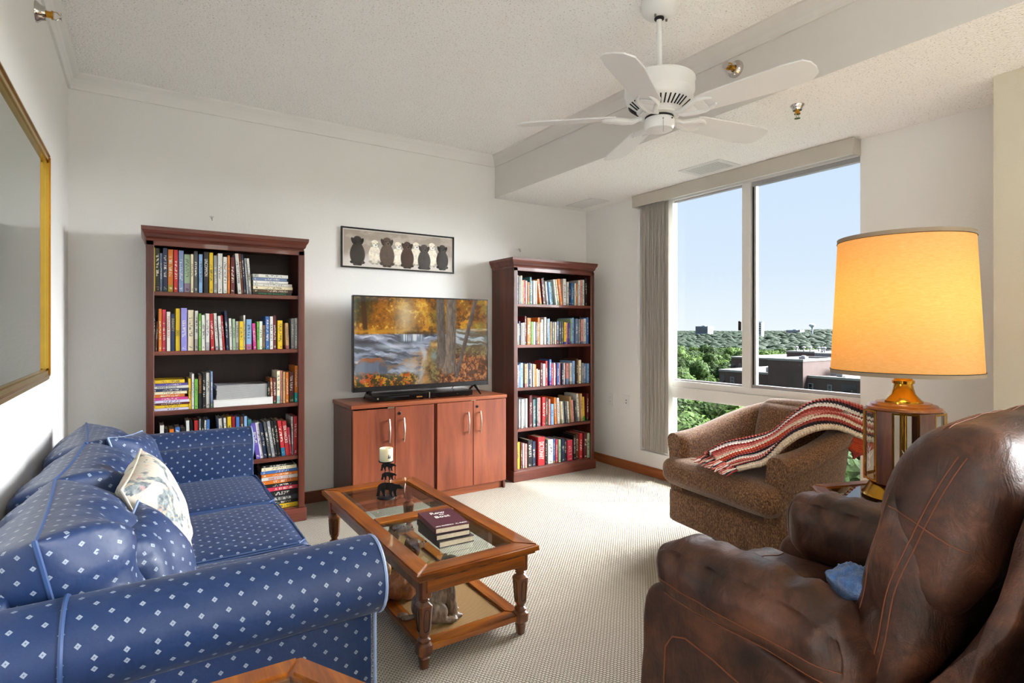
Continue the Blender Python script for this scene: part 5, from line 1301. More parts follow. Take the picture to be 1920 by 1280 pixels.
# ------------------------------------------------------------------ swivel chair
CC = Vector((2.881, 1.82, 0)); CR = math.radians(82)
ch = thing('swivel_chair', 'brown tweed swivel armchair in front of the window', 'armchair', CC, CR)
def U(s):
    """outline of the barrel shell, s from -1 (right arm front) to 1 (left arm front), local xy"""
    ctrl = [(-.385, .345), (-.380, .18), (-.365, .02), (-.33, -.14), (-.255, -.27), (-.13, -.345), (0, -.365)]
    a = (1-abs(s))*(len(ctrl)-1); i = min(int(a), len(ctrl)-2); f = a-i
    def cr(p0, p1, p2, p3, f): return .5*((2*p1)+(-p0+p2)*f+(2*p0-5*p1+4*p2-p3)*f*f+(-p0+3*p1-3*p2+p3)*f**3)
    g = lambda j: ctrl[j] if 0 <= j < len(ctrl) else ((-ctrl[2*len(ctrl)-2-j][0], ctrl[2*len(ctrl)-2-j][1]) if j >= len(ctrl) else ctrl[0])
    p = [cr(g(i-1)[k], g(i)[k], g(i+1)[k], g(i+2)[k], f) for k in (0, 1)]
    return Vector((p[0] if s <= 0 else -p[0], p[1], 0))
bm = BM(); secs = []; N = 56
for i in range(N+1):
    s = -1+2*i/N; p = U(s); d = (U(min(1, s+.01))-U(max(-1, s-.01))).normalized(); nrm = Vector((d.y, -d.x, 0))   # outward
    if nrm.dot(p-Vector((0, .15, 0))) < 0: nrm = -nrm
    b = ss_ = max(0, min(1, (1-abs(s))/.9)); b = b*b*(3-2*b)
    top = .645+.180*b; th = .115-.02*b; lean = .055*b
    ef = min(1, (1-abs(s))/.03); ef = ef**.5 if ef < 1 else 1; th_ = th*(.86+.14*ef)
    o_ = nrm; R0 = th_/2
    ring = []
    ring.append(p-o_*.02+Vector((0, 0, .13)))
    ring.append(p-o_*.01+Vector((0, 0, .30)))
    ring.append(p+o_*(.005+lean*.6)+Vector((0, 0, top-.13)))
    c = p+o_*(lean-th_/2+.015)+Vector((0, 0, top-R0))
    for k in range(9):
        a = -.25+ (PI+.5)*k/8; ring.append(c+o_*math.cos(a)*R0*1.12+Vector((0, 0, math.sin(a)*R0*(.9+.1*ef))))
    ring.append(p-o_*(th_+.0)+o_*lean*.4+Vector((0, 0, top-.15)))
    ring.append(p-o_*(th_+.005)+Vector((0, 0, .30)))
    ring.append(p-o_*(th_)+Vector((0, 0, .13)))
    secs.append(ring)
loft(bm, secs); bmesh.ops.recalc_face_normals(bm, faces=bm.faces)
obj('shell', bm, M_tweed, ch, world=False, smooth=True, autos=55)
# seams along the arm tops
for off in (.052, ):
    for sg in (-1, 1):
        bm = BM(); pts = []
        for i in range(24):
            s = sg*(1-.62*i/23); p = U(s); d = (U(min(1, s+.01))-U(max(-1, s-.01))).normalized(); nrm = Vector((d.y, -d.x, 0))
            if nrm.dot(p-Vector((0, .15, 0))) < 0: nrm = -nrm
            b = max(0, min(1, (1-abs(s))/.9)); b = b*b*(3-2*b); top = .645+.180*b; th = .115-.02*b
            pts.append(p+nrm*(.055*b+.018)+Vector((0, 0, top-.085)))
        tube(bm, pts, .003, 5); obj('welt_seam', bm, M_tweed, ch, world=False, smooth=True)
bm = BM(); soft(bm, (0, .0, .225), (.765, .73, .20), .03, 10, fn=lambda q, a: Vector((q.x*(1-.32*max(0, -a[1])**2), q.y, q.z))); obj('base_panel', bm, M_tweed, ch, world=False, smooth=True, autos=60)
bm = BM()
def tcush(q, a):
    # T shape: full width in front, narrower between the arms
    k = max(0, min(1, (.62-a[1])/.25)); w = 1-.27*(k*k*(3-2*k)); q = Vector((q.x*w, q.y, q.z+.012*a[1])); 
    if a[1] < -.2: q.x *= 1-.25*((-.2-a[1])/.8)**2
    return q
soft(bm, (0, .12, .42), (.775, .62, .145), .06, 22, crown=(0, .01, .028), nz=.010, nf=5, fn=tcush); obj('seat_cushion', bm, M_tweed, ch, world=False, smooth=True, autos=None)
bm = BM(); soft(bm, (0, -.235, .62), (.47, .17, .40), .075, 18, crown=(0, .03, .02), nz=.012, nf=5, M=Matrix.Translation((0, -.225, .625)) @ Matrix.Rotation(math.radians(12), 4, 'X')); obj('back_cushion', bm, M_tweed, ch, world=False, smooth=True, autos=None)
bm = BM(); lathe(bm, [(.29, 0.0005), (.293, .010), (.28, .020), (.05, .030)], c=(0, .06, 0), n=40); obj('swivel_base', bm, M_black, ch, world=False, smooth=True)
bm = BM(); lathe(bm, [(.045, .02), (.045, .14)], n=20); obj('swivel_column', bm, M_iron, ch, world=False, smooth=True)

# ------------------------------------------------------------------ knitted throw over the chair
Uc = [(1322, 856, 3.10), (1360, 836, 3.12), (1405, 826, 3.12), (1450, 814, 3.10), (1485, 786, 3.08), (1520, 761, 3.06), (1560, 754, 3.10), (1600, 762, 3.18), (1643, 776, 3.24)]
Lc = [(1388, 884, 2.76), (1408, 880, 2.74), (1438, 872, 2.72), (1470, 843, 2.68), (1500, 822, 2.68), (1538, 808, 2.70), (1572, 808, 2.76), (1604, 820, 2.86), (1640, 832, 2.95)]
def catmull(P, t):
    t = max(0, min(.99999, t))*(len(P)-1); i = int(t); f = t-i
    g = lambda j: P[max(0, min(len(P)-1, j))]
    return .5*((2*g(i))+(g(i+1)-g(i-1))*f+(2*g(i-1)-5*g(i)+4*g(i+1)-g(i+2))*f*f+(3*g(i)-g(i-1)-3*g(i+1)+g(i+2))*f**3)
UP = [pt(*q) for q in Uc]; LP_ = [pt(*q) for q in Lc]
thr = thing('knitted_throw', 'chunky knitted throw in rust, cream and black stripes over the brown armchair', 'throw blanket', (2.9, 1.7, .55))
kc = {'r': '9c4038', 'c': 'd8cbb8', 'k': '2e2a30', 'p': 'c4766c', 'o': 'b84a2e', 'w': 'dfdad4', 't': 'b3937a'}
rowc = 'prkwrpcorkwprcrkc'
Kmat = {k: plain('yarn_'+n_, kc[k], .9, var=.18, vscale=60, spec=.1) for k, n_ in zip('rckpowt', ('brick_red', 'cream', 'charcoal', 'pink', 'rust', 'white', 'beige'))}
NR = len(rowc); NS = 400
def bow(v, u): return .022*math.sin(v*PI*2.2+u*3)+.010*math.sin(v*11+u*9)
for r_i, c_ in enumerate(rowc):
    bm = BM()
    for st in (-1, 1):            # two interlocking strands per row
        pts = []; rad = []
        for i in range(NS+1):
            u = i/NS; v = (r_i+.5+st*.20+.20*math.sin(i*PI/3.5+st*1.2))/NR
            a = catmull(UP, u); b = catmull(LP_, u); p = a+(b-a)*v
            tgt = (catmull(UP, min(1, u+.01))-catmull(UP, max(0, u-.01))).normalized(); nn_ = tgt.cross(b-a).normalized()
            if nn_.z < 0: nn_ = -nn_
            p = p+nn_*(.012+.007*math.sin(i*PI/3.5+(0 if st > 0 else PI)))+Vector((0, 0, bow(v, u)*(1-abs(2*v-1)**3)))
            pts.append(p); rad.append(.0078+.0022*math.sin(i*PI/3.5*2+st))
        tube(bm, pts, rad, 5)
    obj('knit_row', bm, [Kmat[c_]], thr, smooth=True)
bm = BM(); rows = []
for i in range(61):
    u = i/60; a = catmull(UP, u); b = catmull(LP_, u); rows.append([bm.verts.new(a+(b-a)*v+Vector((0, 0, bow(v, u)*(1-abs(2*v-1)**3)+.002))) for v in [j/16 for j in range(17)]])
grid_faces(bm, rows); obj('knit_underside', bm, Kmat['t'], thr, smooth=True)
rs = random.Random(3)
for i in range(34):
    v = (i+.5)/34; a = catmull(UP, 0); b = catmull(LP_, 0); p = a+(b-a)*v; d = (a-catmull(UP, .04)).normalized()
    pts = [p+Vector((0, 0, .012))]
    for k in range(1, 5):
        q = p+d*(.026*k)+(b-a).normalized()*(.006*k*rs.uniform(.2, 1.6)); q.z = max(.497, p.z+.012-.006*k+rs.uniform(-.004, .004)) if q.length else q.z; pts.append(q)
    bm = BM(); tube(bm, pts, [.0045, .004, .0035, .003, .0015], 5); obj('fringe_strand', bm, Kmat['rcpwkrp'[i % 7]], thr, smooth=True)
# corner hanging behind the chair
bm = BM(); P_ = [pt(1585, 816, 2.84), pt(1640, 834, 2.95), pt(1628, 846, 2.95), pt(1601, 850, 2.90), pt(1592, 838, 2.87)]
for j in range(7):
    f0 = j/6; a = P_[0].lerp(P_[4], f0); b = P_[1].lerp(P_[2], f0)
    pts = [a.lerp(b, i/14)+Vector((0, 0, -.012*f0*math.sin(i/14*PI))) for i in range(15)]
    tube(bm, pts, [.008+.003*math.sin(i*2.2+j) for i in range(15)], 5)
obj('hanging_corner', bm, Kmat['o'], thr, smooth=True)
bm = BM()
for j in range(4):
    a = P_[4].lerp(P_[3], j/3+.1); b = P_[2].lerp(P_[3], j/3); pts = [a.lerp(b, i/10)+Vector((0, 0, -.02*math.sin(i/10*PI))) for i in range(11)]
    tube(bm, pts, [.008+.002*math.sin(i*2.2+j) for i in range(11)], 5)
obj('hanging_corner', bm, Kmat['r'], thr, smooth=True)

# ------------------------------------------------------------------ leather recliner
rc = thing('leather_recliner', 'large dark brown leather recliner in the right foreground', 'recliner', (1.64, .72, 0))
def lobj(name, bm, mat=M_leather, autos=None, lab=None): return obj(name, bm, mat, rc, smooth=True, autos=autos, label=lab)
def profx(name, prof, x0, x1, r, mat=M_leather, n=7, wr=.0, wf=12, fine=3):
    """closed YZ profile swept along X with soft rounded ends"""
    pr = []
    m = len(prof)
    for i in range(m):
        for f in range(fine):
            g = lambda j: Vector((0,)+prof[j % m]); t_ = f/fine
            p = .5*((2*g(i))+(g(i+1)-g(i-1))*t_+(2*g(i-1)-5*g(i)+4*g(i+1)-g(i+2))*t_*t_+(3*g(i)-g(i-1)-3*g(i+1)+g(i+2))*t_**3); pr.append((p.y, p.z))
    cy = sum(p[0] for p in pr)/len(pr); cz = sum(p[1] for p in pr)/len(pr)
    xs = [x0+r*(1-math.cos(PI/2*k/n)) for k in range(n)]; k_ = 14
    xs += [x0+r+(x1-x0-2*r)*k/k_ for k in range(k_+1)]; xs += [x1-r*(1-math.cos(PI/2*k/n)) for k in range(n-1, -1, -1)]
    bm = BM(); secs = []
    for x in xs:
        e = min(x-x0, x1-x)/r; e = max(0, min(1, e)); ins = r*(1-math.sqrt(max(0, 1-(1-e)**2)))
        ring = []
        for y, z in pr:
            v = Vector((y-cy, z-cz)); L_ = v.length; v = v*((L_-ins*.9)/L_ if L_ > ins else .05)
            q = Vector((x, cy+v.x, cz+v.y))
            if wr:
                q += Vector((0, v.x, v.y)).normalized()*wr*noise.noise(Vector((x*wf*2.2, q.y*wf, q.z*wf*.6)))
            ring.append(q)
        secs.append(ring)
    loft(bm, secs); bmesh.ops.recalc_face_normals(bm, faces=bm.faces); return lobj(name, bm, mat)
def wrink(x, y, k, A=.006): return A*math.sin(k*y+2*noise.noise(Vector((x*6, y*6, 0))))
RX0_, RX1_ = 1.238, 2.045
for (a, b) in ((RX0_, RX0_+.115), (RX1_-.115, RX1_)):
    profx('side_panel', [(1.175, .10), (1.185, .30), (1.18, .43), (1.15, .495), (1.08, .512), (.9, .505), (.6, .44), (.30, .40), (.22, .34), (.22, .10), (.5, .07), (.9, .07)], a, b, .022, fine=3)
# inset stitched panel on the outer side
for dx in (0,):
    bm = BM(); tube(bm, [(RX0_-.001, y, z) for y, z in ((1.09, .06), (1.095, .25), (1.09, .345), (1.065, .385), (1.02, .40), (.93, .385), (.75, .335), (.5, .27), (.25, .22))], .0022, 5); lobj('stitching', bm, M_stitch)
from mathutils.bvhtree import BVHTree
def snap(pts, direction, names, off=.0012):
    V, F = [], []
    T = wm(rc)
    for o in COL.objects:
        if o.parent == rc and o.type == 'MESH' and o.name.split('.')[0] in names:
            b0 = len(V); V += [T @ v.co for v in o.data.vertices]; F += [[b0+i for i in p.vertices] for p in o.data.polygons]
    bv = BVHTree.FromPolygons(V, F); d = Vector(direction).normalized(); out = []
    for p in pts:
        p = Vector(p); h = bv.ray_cast(p-d*1.0, d)
        out.append(h[0]-d*off if h[0] is not None else p)
    return out
def arm_pad(x0, x1, y0, y1, z0, z1, name='arm_pad'):
    def fn(q, a):
        w = 1-.10*abs(a[1])**3; q = Vector((q.x*w, q.y, q.z))
        yy = q.y; q.z += (.017*math.sin(yy*74+1.5*noise.noise(Vector((q.x*9, yy*7, 1))))*max(0, 1-abs(a[0])**4) if a[2] > 0 else 0)*(.4+.6*noise.noise(Vector((yy*5, q.x*4, 7))))
        q.x += math.copysign(.008, a[0])*math.sin(yy*56+3*noise.noise(Vector((yy*8, 2, 2))))*(1 if abs(a[0]) > .95 else 0)*max(0, a[2]+.4)
        q.z -= .05*max(0, (-a[1]-.1))**1.6
        return q
    bm = BM(); soft(bm, ((x0+x1)/2, (y0+y1)/2, (z0+z1)/2), (x1-x0, y1-y0, z1-z0), .075, 34, crown=(.012, .01, .015), nz=.012, nf=7, fn=fn); lobj(name, bm)
arm_pad(RX0_-.012, 1.435, .60, 1.155, .455, .632)
arm_pad(1.845, RX1_+.012, .50, 1.12, .46, .672)
for (xa, z_) in ((RX0_-.016, .535), (RX0_-.018, .50)):
    bm = BM(); tube(bm, snap([(xa, 1.12-.5*k/30, z_-.030*(k/30)**1.5) for k in range(31)], (1, 0, -.12), ('arm_pad',)), .0013, 5); lobj('stitching', bm, M_stitch)
# seat in quilted panels
def seat_piece(x0, x1, y0, y1, z0, z1, r=.045, cr_=.02): bm = BM(); soft(bm, ((x0+x1)/2, (y0+y1)/2, (z0+z1)/2), (x1-x0, y1-y0, z1-z0), r, 16, crown=(0, 0, cr_), nz=.010, nf=7); lobj('seat_panel', bm)
seat_piece(1.40, 1.88, .905, 1.19, .30, .478); seat_piece(1.40, 1.88, .56, .925, .29, .470)
seat_piece(1.385, 1.89, 1.12, 1.235, .12, .462, .05, .01)
for y in (1.085, .915, .902):
    bm = BM(); tube(bm, snap([(1.45+.38*k/20, y+.006*math.sin(k), .484) for k in range(21)], (0, 0, -1), ('seat_panel',)), .0018, 5); lobj('stitching', bm, M_stitch)
# back cushion
BX0, BX1 = 1.350, 1.985
profx('back_cushion', [(.675, .40), (.668, .55), (.645, .70), (.60, .84), (.565, .92), (.54, .935)][:4]+[(.585, .885), (.56, .92), (.47, .80), (.47, .60), (.53, .46), (.57, .40), (.62, .37)], BX0, BX1, .10, wr=.012, wf=5)
profx('head_cushion', [(.622, .80), (.608, .90), (.565, .985), (.50, 1.04), (.42, 1.05), (.37, 1.02), (.355, .93), (.38, .82), (.43, .70), (.50, .62), (.60, .68)], BX0+.002, BX1+.02, .11, wr=.010, wf=6)
profx('lumbar_cushion', [(.70, .43), (.705, .52), (.68, .60), (.62, .62), (.55, .56), (.56, .46), (.62, .40)], BX0+.04, BX1-.04, .06, wr=.01, wf=6)
def sline(P, d, names, r=.0013, n=40):
    P = [Vector(p) for p in P]; pts = [catmull(P, i/n) for i in range(n+1)]
    bm = BM(); tube(bm, snap(pts, d, names), r, 5); lobj('stitching', bm, M_stitch)
BK_ = ('back_cushion', 'head_cushion')
for dx in (0, .014):
    sline([(BX0, y+dx, z) for y, z in ((.60, .44), (.575, .56), (.555, .68), (.52, .78), (.49, .86), (.46, .93), (.43, .99))], (1, 0, 0), BK_)
for dz in (0, .010):
    sline([(BX0+.06+.56*k/8, .47+dz, 1.2) for k in range(9)], (0, .05, -1), BK_)
sline([(BX0, .665, .50), (BX0, .63, .64), (BX0, .60, .78), (BX0, .575, .88)], (1, 0, 0), BK_)
sline([(BX0, .57, .86), (BX0, .53, .845), (BX0, .48, .82), (BX0, .43, .80)], (1, 0, 0), BK_)
# rear shell behind the cushions
profx('rear_shell', [(.545, .30), (.535, .44), (.44, .60), (.37, .76), (.335, .92), (.29, .93), (.325, .80), (.352, .69), (.42, .54), (.46, .30)], BX0-.015, BX1+.02, .03)
M_tan = plain('tan_leather', '8a5a36', .5, var=.2, vscale=5)
profx('outer_back', [(.40, .10), (.40, .30), (.345, .48), (.285, .64), (.255, .80), (.235, .86), (.20, .86), (.20, .60), (.22, .30), (.22, .10)], BX0-.03, BX1+.03, .02, mat=M_tan)
bm = BM(); soft(bm, (1.64, .70, .15), (.60, .80, .24), .03, 6); lobj('underframe', bm)
# blue fleece tucked in the seat corner
def fleece():
    t = NT('blue_fleece'); co = t.coord(); f = t.noise(70, 5, .75, co)
    t.l(t.ramp(f, (.3, lin('1f4a88')), (.7, lin('5288cc'))), t.b.inputs['Base Color']); t.b.inputs['Roughness'].default_value = .9; t.b.inputs['Sheen Weight'].default_value = .5; t.bump(f, 1.0, .012); return t.m
fc = pt(1622, 1116, 1.36)
fl = thing('blue_fleece', 'crumpled blue fleece blanket tucked beside the recliner back', 'blanket', fc)
bm = BM()
def crump(q, a):
    q = q.copy(); n_ = noise.noise(q*18+Vector((3, 1, 2)))*.028+noise.noise(q*45)*.014+noise.noise(q*110)*.006; return q+q.normalized()*n_
soft(bm, fc, (.10, .13, .15), .05, 34, fn=crump); obj('folded_fleece', bm, fleece(), fl, smooth=True, autos=None)
bm = BM(); q0 = fc+Vector((-.045, -.02, -.045))
rows = []
for i in range(15):
    rows.append([bm.verts.new(q0+Vector((-.02+.07*i/14, .012*math.sin(i*1.4+j*.6)-.02, -.03*j/6+.008*math.sin(i*1.1)))) for j in range(7)])
grid_faces(bm, rows); obj('fleece_hem', bm, MATS.get('fh') or plain('fh_blue', '4f86c6', .8), fl, smooth=True)

# ------------------------------------------------------------------ ceiling fan
FX, FY = 1.975, 1.775; ZH = 2.20
fan = thing('ceiling_fan', 'white five-blade ceiling fan hanging on a long rod', 'fan', (FX, FY, ZC))
def fl_(name, prof, mat=M_white, n=40, autos=35, parent=fan):
    bm = BM(); lathe(bm, prof, c=(FX, FY, 0), n=n); return obj(name, bm, mat, parent, smooth=True, autos=autos)
fl_('ceiling_canopy', [(.082, ZC), (.084, ZC-.02), (.078, ZC-.045), (.060, ZC-.062), (.040, ZC-.070), (.030, ZC-.071)])
fl_('rod_collar', [(.022, ZC-.071), (.022, ZC-.078), (.016, ZC-.082)], M_slot, 16)
for s in (-1, 1):
    bm = BM(); tube(bm, [(FX+s*.036, FY-.01, ZC-.062), (FX+s*.037, FY-.01, ZC-.080)], .005, 8); obj('screw', bm, M_screw, fan)
fl_('down_rod', [(.0125, ZC-.06), (.0125, ZH+.20)], n=16)
fl_('motor_housing', [(.03, ZH+.205), (.100, ZH+.200), (.145, ZH+.190), (.158, ZH+.180), (.160, ZH+.172), (.156, ZH+.165), (.157, ZH+.120), (.150, ZH+.110), (.150, ZH+.090), (.140, ZH+.072), (.095, ZH+.038), (.088, ZH+.030), (.06, ZH+.028)])
for k in range(40):
    if k % 8 in (0,): continue
    a = 2*PI*k/40; bm = BM(); d = Vector((math.cos(a), math.sin(a), 0)); p = Vector((FX, FY, ZH))
    r0, r1 = .102, .138; z0_, z1_ = .0425, .070
    nrm = Vector((d.x*.6, d.y*.6, -.8)); 
    tube(bm, [p+d*r0+Vector((0, 0, z0_)), p+d*r1+Vector((0, 0, z1_))], .0036, 5); obj('vent_slot', bm, M_slot, fan)
fl_('flywheel', [(.086, ZH+.030), (.090, ZH+.024), (.090, ZH+.016), (.07, ZH+.014)], M_trim)
fl_('dark_ring', [(.064, ZH+.016), (.064, ZH+.004)], M_slot)
fl_('switch_cup', [(.063, ZH+.006), (.068, ZH-.002), (.068, ZH-.030), (.060, ZH-.044), (.030, ZH-.050), (.004, ZH-.051)])
for dx, dz in ((.0, -.014), (.045, -.012), (0, -.040)):
    p = Vector((FX, FY, ZH+dz))-Vector((FW.x, FW.y, 0))*(.066 if dz > -.03 else .058)+RT*dx*.9
    bm = BM(); bmesh.ops.create_icosphere(bm, subdivisions=1, radius=.004, matrix=Matrix.Translation(p)); obj('screw', bm, M_slot, fan)
bm = BM(); p = Vector((FX, FY, 0))-Vector((FW.x, FW.y, 0))*.069; tube(bm, [(p.x, p.y, ZH-.014), (p.x, p.y, ZH-.075)], .001, 4); obj('pull_chain', bm, M_screw, fan)
for ang in (-79, -151, 137, 65, -7):
    A = Matrix.Translation((FX, FY, ZH+.020)) @ Matrix.Rotation(math.radians(ang), 4, 'Z') @ Matrix.Rotation(math.radians(-13), 4, 'X')
    bm = BM(); out = []
    L0, L1 = .195, .665
    pts = [(L0, -.052), (L0+.03, -.060), (L1-.10, -.076), (L1-.03, -.070), (L1-.008, -.045), (L1, -.01), (L1-.004, .03), (L1-.035, .062), (L1-.12, .072), (L0+.03, .060), (L0, .052)]
    top = [bm.verts.new(A @ Vector((x, y, .003))) for x, y in pts]; bot = [bm.verts.new(A @ Vector((x, y, -.003))) for x, y in pts]
    bm.faces.new(top); bm.faces.new(bot[::-1])
    for i in range(len(pts)): bm.faces.new((top[i], bot[i], bot[(i+1) % len(pts)], top[(i+1) % len(pts)]))
    bmesh.ops.recalc_face_normals(bm, faces=bm.faces); bl = obj('blade', bm, M_blade, fan, smooth=True, autos=30)
    bm = BM()
    B = A
    for s in (-1, 1):
        tube(bm, [B @ Vector(q_) for q_ in ((.080, s*.006, -.004), (.12, s*.014, -.018), (.165, s*.030, -.014), (.205, s*.044, -.008), (.240, s*.036, -.007), (.262, s*.022, -.007))], [.010, .012, .013, .011, .008, .004], 8)
    box(bm, .075, .18, -.020, .020, -.017, -.006, bev=.003, M=B); box(bm, .17, .225, -.035, .035, -.010, -.004, bev=.002, M=B)
    obj('blade_bracket', bm, M_white, bl, smooth=True, autos=40)

# unseen fill lights shaped as flush domes, added behind the camera
def fill_dome(x, y, power, which):
    t = thing('added_fill_light', f'unseen round frosted fill light added behind the camera, the {which} of two', 'added fill light', (x, y, ZC), group='added fill lights behind the camera')
    bm = BM(); lathe(bm, [(.17, 0), (.17, -.02), (.15, -.03)], c=(x, y, ZC), n=32); obj('rim', bm, M_nickel, t, smooth=True)
    m = NT('frosted_globe') if 'fg' not in MATS else None
    if m: m.b.inputs['Emission Color'].default_value = (1, .93, .82, 1); m.b.inputs['Emission Strength'].default_value = 2; MATS['fg'] = m.m
    bm = BM(); lathe(bm, [(.15, -.025), (.145, -.06), (.11, -.095), (.05, -.115), (.005, -.12)], c=(x, y, ZC), n=32); obj('globe', bm, MATS['fg'], t, smooth=True)
    l = bpy.data.lights.new('added_fill_light', 'POINT'); l.energy = power; l.color = (1, .93, .84); l.shadow_soft_size = .15
    o = bpy.data.objects.new('added_fill_bulb', l); COL.objects.link(o); o.location = (x, y, ZC-.3)
fill_dome(.9, -1.6, 7, 'nearer'); fill_dome(2.0, -2.6, 7, 'farther')

# ------------------------------------------------------------------ outside
GZ = -27.0
def foliage(name, a, b, c):
    t = NT(name); co = t.coord(); f = t.noise(1.1, 3, .6, co); g = t.noise(9, 3, .7, co); oi = t.n('ObjectInfo')
    q = t.math('ADD', t.math('MULTIPLY', f, .45), t.math('ADD', t.math('MULTIPLY', g, .35), t.math('MULTIPLY', oi.outputs['Random'], .22)))
    t.l(t.ramp(q, (.34, lin(a)), (.50, lin(b)), (.66, lin(c))), t.b.inputs['Base Color']); t.b.inputs['Roughness'].default_value = .8; t.b.inputs['Specular IOR Level'].default_value = .1
    return t.m
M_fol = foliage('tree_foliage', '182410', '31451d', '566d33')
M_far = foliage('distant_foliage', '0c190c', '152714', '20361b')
M_trunk = plain('tree_bark', '3a2c20', .9)
def crown_mesh(seed, blobs, leaves):
    rs = random.Random(seed); bm = BM(); cs = []
    for i in range(blobs):
        a = rs.uniform(0, 2*PI); r = rs.uniform(0, 3.3)*(1 if i else 0); z = rs.uniform(4.5, 9.5)-r*.55; rad = rs.uniform(1.5, 2.5)
        c = Vector((r*math.cos(a), r*math.sin(a), z)); cs.append((c, rad))
        res = bmesh.ops.create_icosphere(bm, subdivisions=3, radius=rad*.9)
        for v in res['verts']:
            d = v.co.normalized(); v.co = c+v.co*(1+.28*noise.noise(v.co*1.1+c)+.14*noise.noise(v.co*3.1+c))
    for i in range(leaves):
        c, rad = rs.choice(cs); d = Vector((rs.gauss(0, 1), rs.gauss(0, 1), rs.gauss(.3, 1))).normalized(); p = c+d*rad*rs.uniform(.85, 1.15); s = rs.uniform(.10, .24)
        t1 = d.cross(Vector((rs.random(), rs.random(), rs.random()))).normalized(); t2 = (d.cross(t1)+d*rs.uniform(-.6, .6)).normalized()
        bm.faces.new([bm.verts.new(p+t1*s*a+t2*s*b) for a, b in ((-1, -.6), (1, -.6), (.6, 1), (-.6, 1))])
    return finish(bm, 'crown', M_fol, False, None)
CROWNS = [crown_mesh(11+k, 11, 3200) for k in range(5)]
bm = BM(); lathe(bm, [(.32, 0), (.22, 2.5), (.16, 6.5)], n=8); ME_TR = finish(bm, 'trunk', M_trunk, True, None)
def facade_pt(x, y, X): return onx(x, y, X)
BLD = []   # footprints to keep trees away from
BR = plain('brown_brick', '4c3b36', .85, var=.12, vscale=.6); BRL = plain('brown_brick_light', '7a5549', .85, var=.1)
RF = plain('grey_roof_gravel', '5e5a58', .9, var=.12, vscale=.3); GP = plain('grey_penthouse_panel', '6d7073', .7); CP = plain('roof_coping', '7d7a76', .7)
WG = plain('dark_window_glass', '10161c', .1, var=.2); WF = plain('window_trim_white', '7c7c7a', .6); UM = plain('rooftop_unit_metal', '808284', .6)
def bldg(label, x0, x1, y0, y1, zt, parts=None):
    t = parts or thing('apartment_building', label, 'building', ((x0+x1)/2, (y0+y1)/2, GZ)); BLD.append((x0-3, x1+3, y0-3, y1+3))
    bm = BM(); box(bm, x0, x1, y0, y1, GZ, zt); obj('brick_wall', bm, BR, t)
    bm = BM(); box(bm, x0+.3, x1-.3, y0+.3, y1-.3, zt, zt+.05); obj('flat_roof', bm, RF, t)
    rr = []; frame_rails(rr, [(x0-.1, y0-.1), (x1+.1, y0-.1), (x1+.1, y1+.1), (x0-.1, y1+.1)], .4, zt, zt+.35, 0)
    for r in rr: obj('parapet', r, CP, t)
    return t
def window(t, X, y0, y1, z0, z1):
    bm = BM(); box(bm, X-.12, X+.02, y0, y1, z0, z1); w = obj('window', bm, WF, t)
    bm = BM(); box(bm, X-.14, X-.10, y0+.10, y1-.10, z0+.10, (z0+z1)/2-.04); box(bm, X-.14, X-.10, y0+.10, y1-.10, (z0+z1)/2+.04, z1-.10); obj('window_pane', bm, WG, w)
def balcony(t, X, y0, y1, z0, z1):
    bm = BM(); box(bm, X-.05, X+.05, y0, y1, z0+.25, z1); b = obj('balcony_recess', bm, WG, t)
    bm = BM(); box(bm, X-1.3, X, y0-.2, y1+.2, z0, z0+.22); obj('balcony_slab', bm, CP, b)
    bm = BM()
    for z in (z0+.6, z0+1.25): box(bm, X-1.3, X-1.22, y0-.2, y1+.2, z, z+.08)
    n = 14
    for k in range(n+1): y = y0-.2+(y1-y0+.4)*k/n; box(bm, X-1.28, X-1.24, y-.02, y+.02, z0+.2, z0+1.3)
    obj('balcony_railing', bm, M_slot, b)
b1 = bldg('long brown brick apartment building just below, with flat grey roof', 90, 110, 38.5, 66.3, -6.5)
def Yat(x): return onx(x, 700, 90).y
for fl_i in range(6):
    zb_ = -9.7-3.0*fl_i
    for (xa, xb) in ((1370, 1377), (1465, 1474), (1516, 1525), (1552, 1560)):
        window(b1, 90, Yat(xb), Yat(xa), zb_+.9, zb_+2.3)
    balcony(b1, 90, Yat(1606), Yat(1577), zb_, zb_+2.6); balcony(b1, 90, Yat(1359), Yat(1351), zb_, zb_+2.6)
bldg('', 88.6, 100, 49.6, 55.6, -3.9, parts=b1)
b2 = bldg('second brown brick apartment block with a grey rooftop plant room, behind the nearest one', 125, 140, onx(1527, 660, 125).y, onx(1475, 660, 125).y, onx(1500, 661, 125).z)
b3 = b2; bm = BM(); box(bm, 124, 139, onx(1575, 660, 124).y, onx(1527, 660, 124).y, GZ, onx(1550, 662, 124).z); obj('plant_room_wall', bm, GP, b3, label='pale grey panelled plant room wall')
for k in range(6):
    y_ = onx(1531+k*8, 660, 124).y; bm = BM(); box(bm, 123.93, 124.02, y_-.03, y_+.03, -8, onx(1550, 662, 124).z); obj('panel_joint', bm, CP, b3)
b4 = bldg('', 118, 134, 44, onx(1566, 650, 118).y, onx(1575, 648, 118).z, parts=b2)
b5 = bldg('lower brown brick wing with balconies at the left of the buildings', 120, 150, onx(1452, 670, 120).y, onx(1371, 670, 120).y, onx(1400, 672, 120).z)
for k in range(2):
    for (xa, xb) in ((1371, 1379), (1386, 1390)):
        y0_, y1_ = onx(xb, 680, 120).y, onx(xa, 680, 120).y; (balcony if xa == 1371 else window)(b5, 120, y0_, y1_, -8.9-3*k, -6.9-3*k)
b6 = bldg('', 112, 124, 52, 70, -7.3, parts=b2)
BLD.append((110, 160, 38, 105))
rs = random.Random(5)
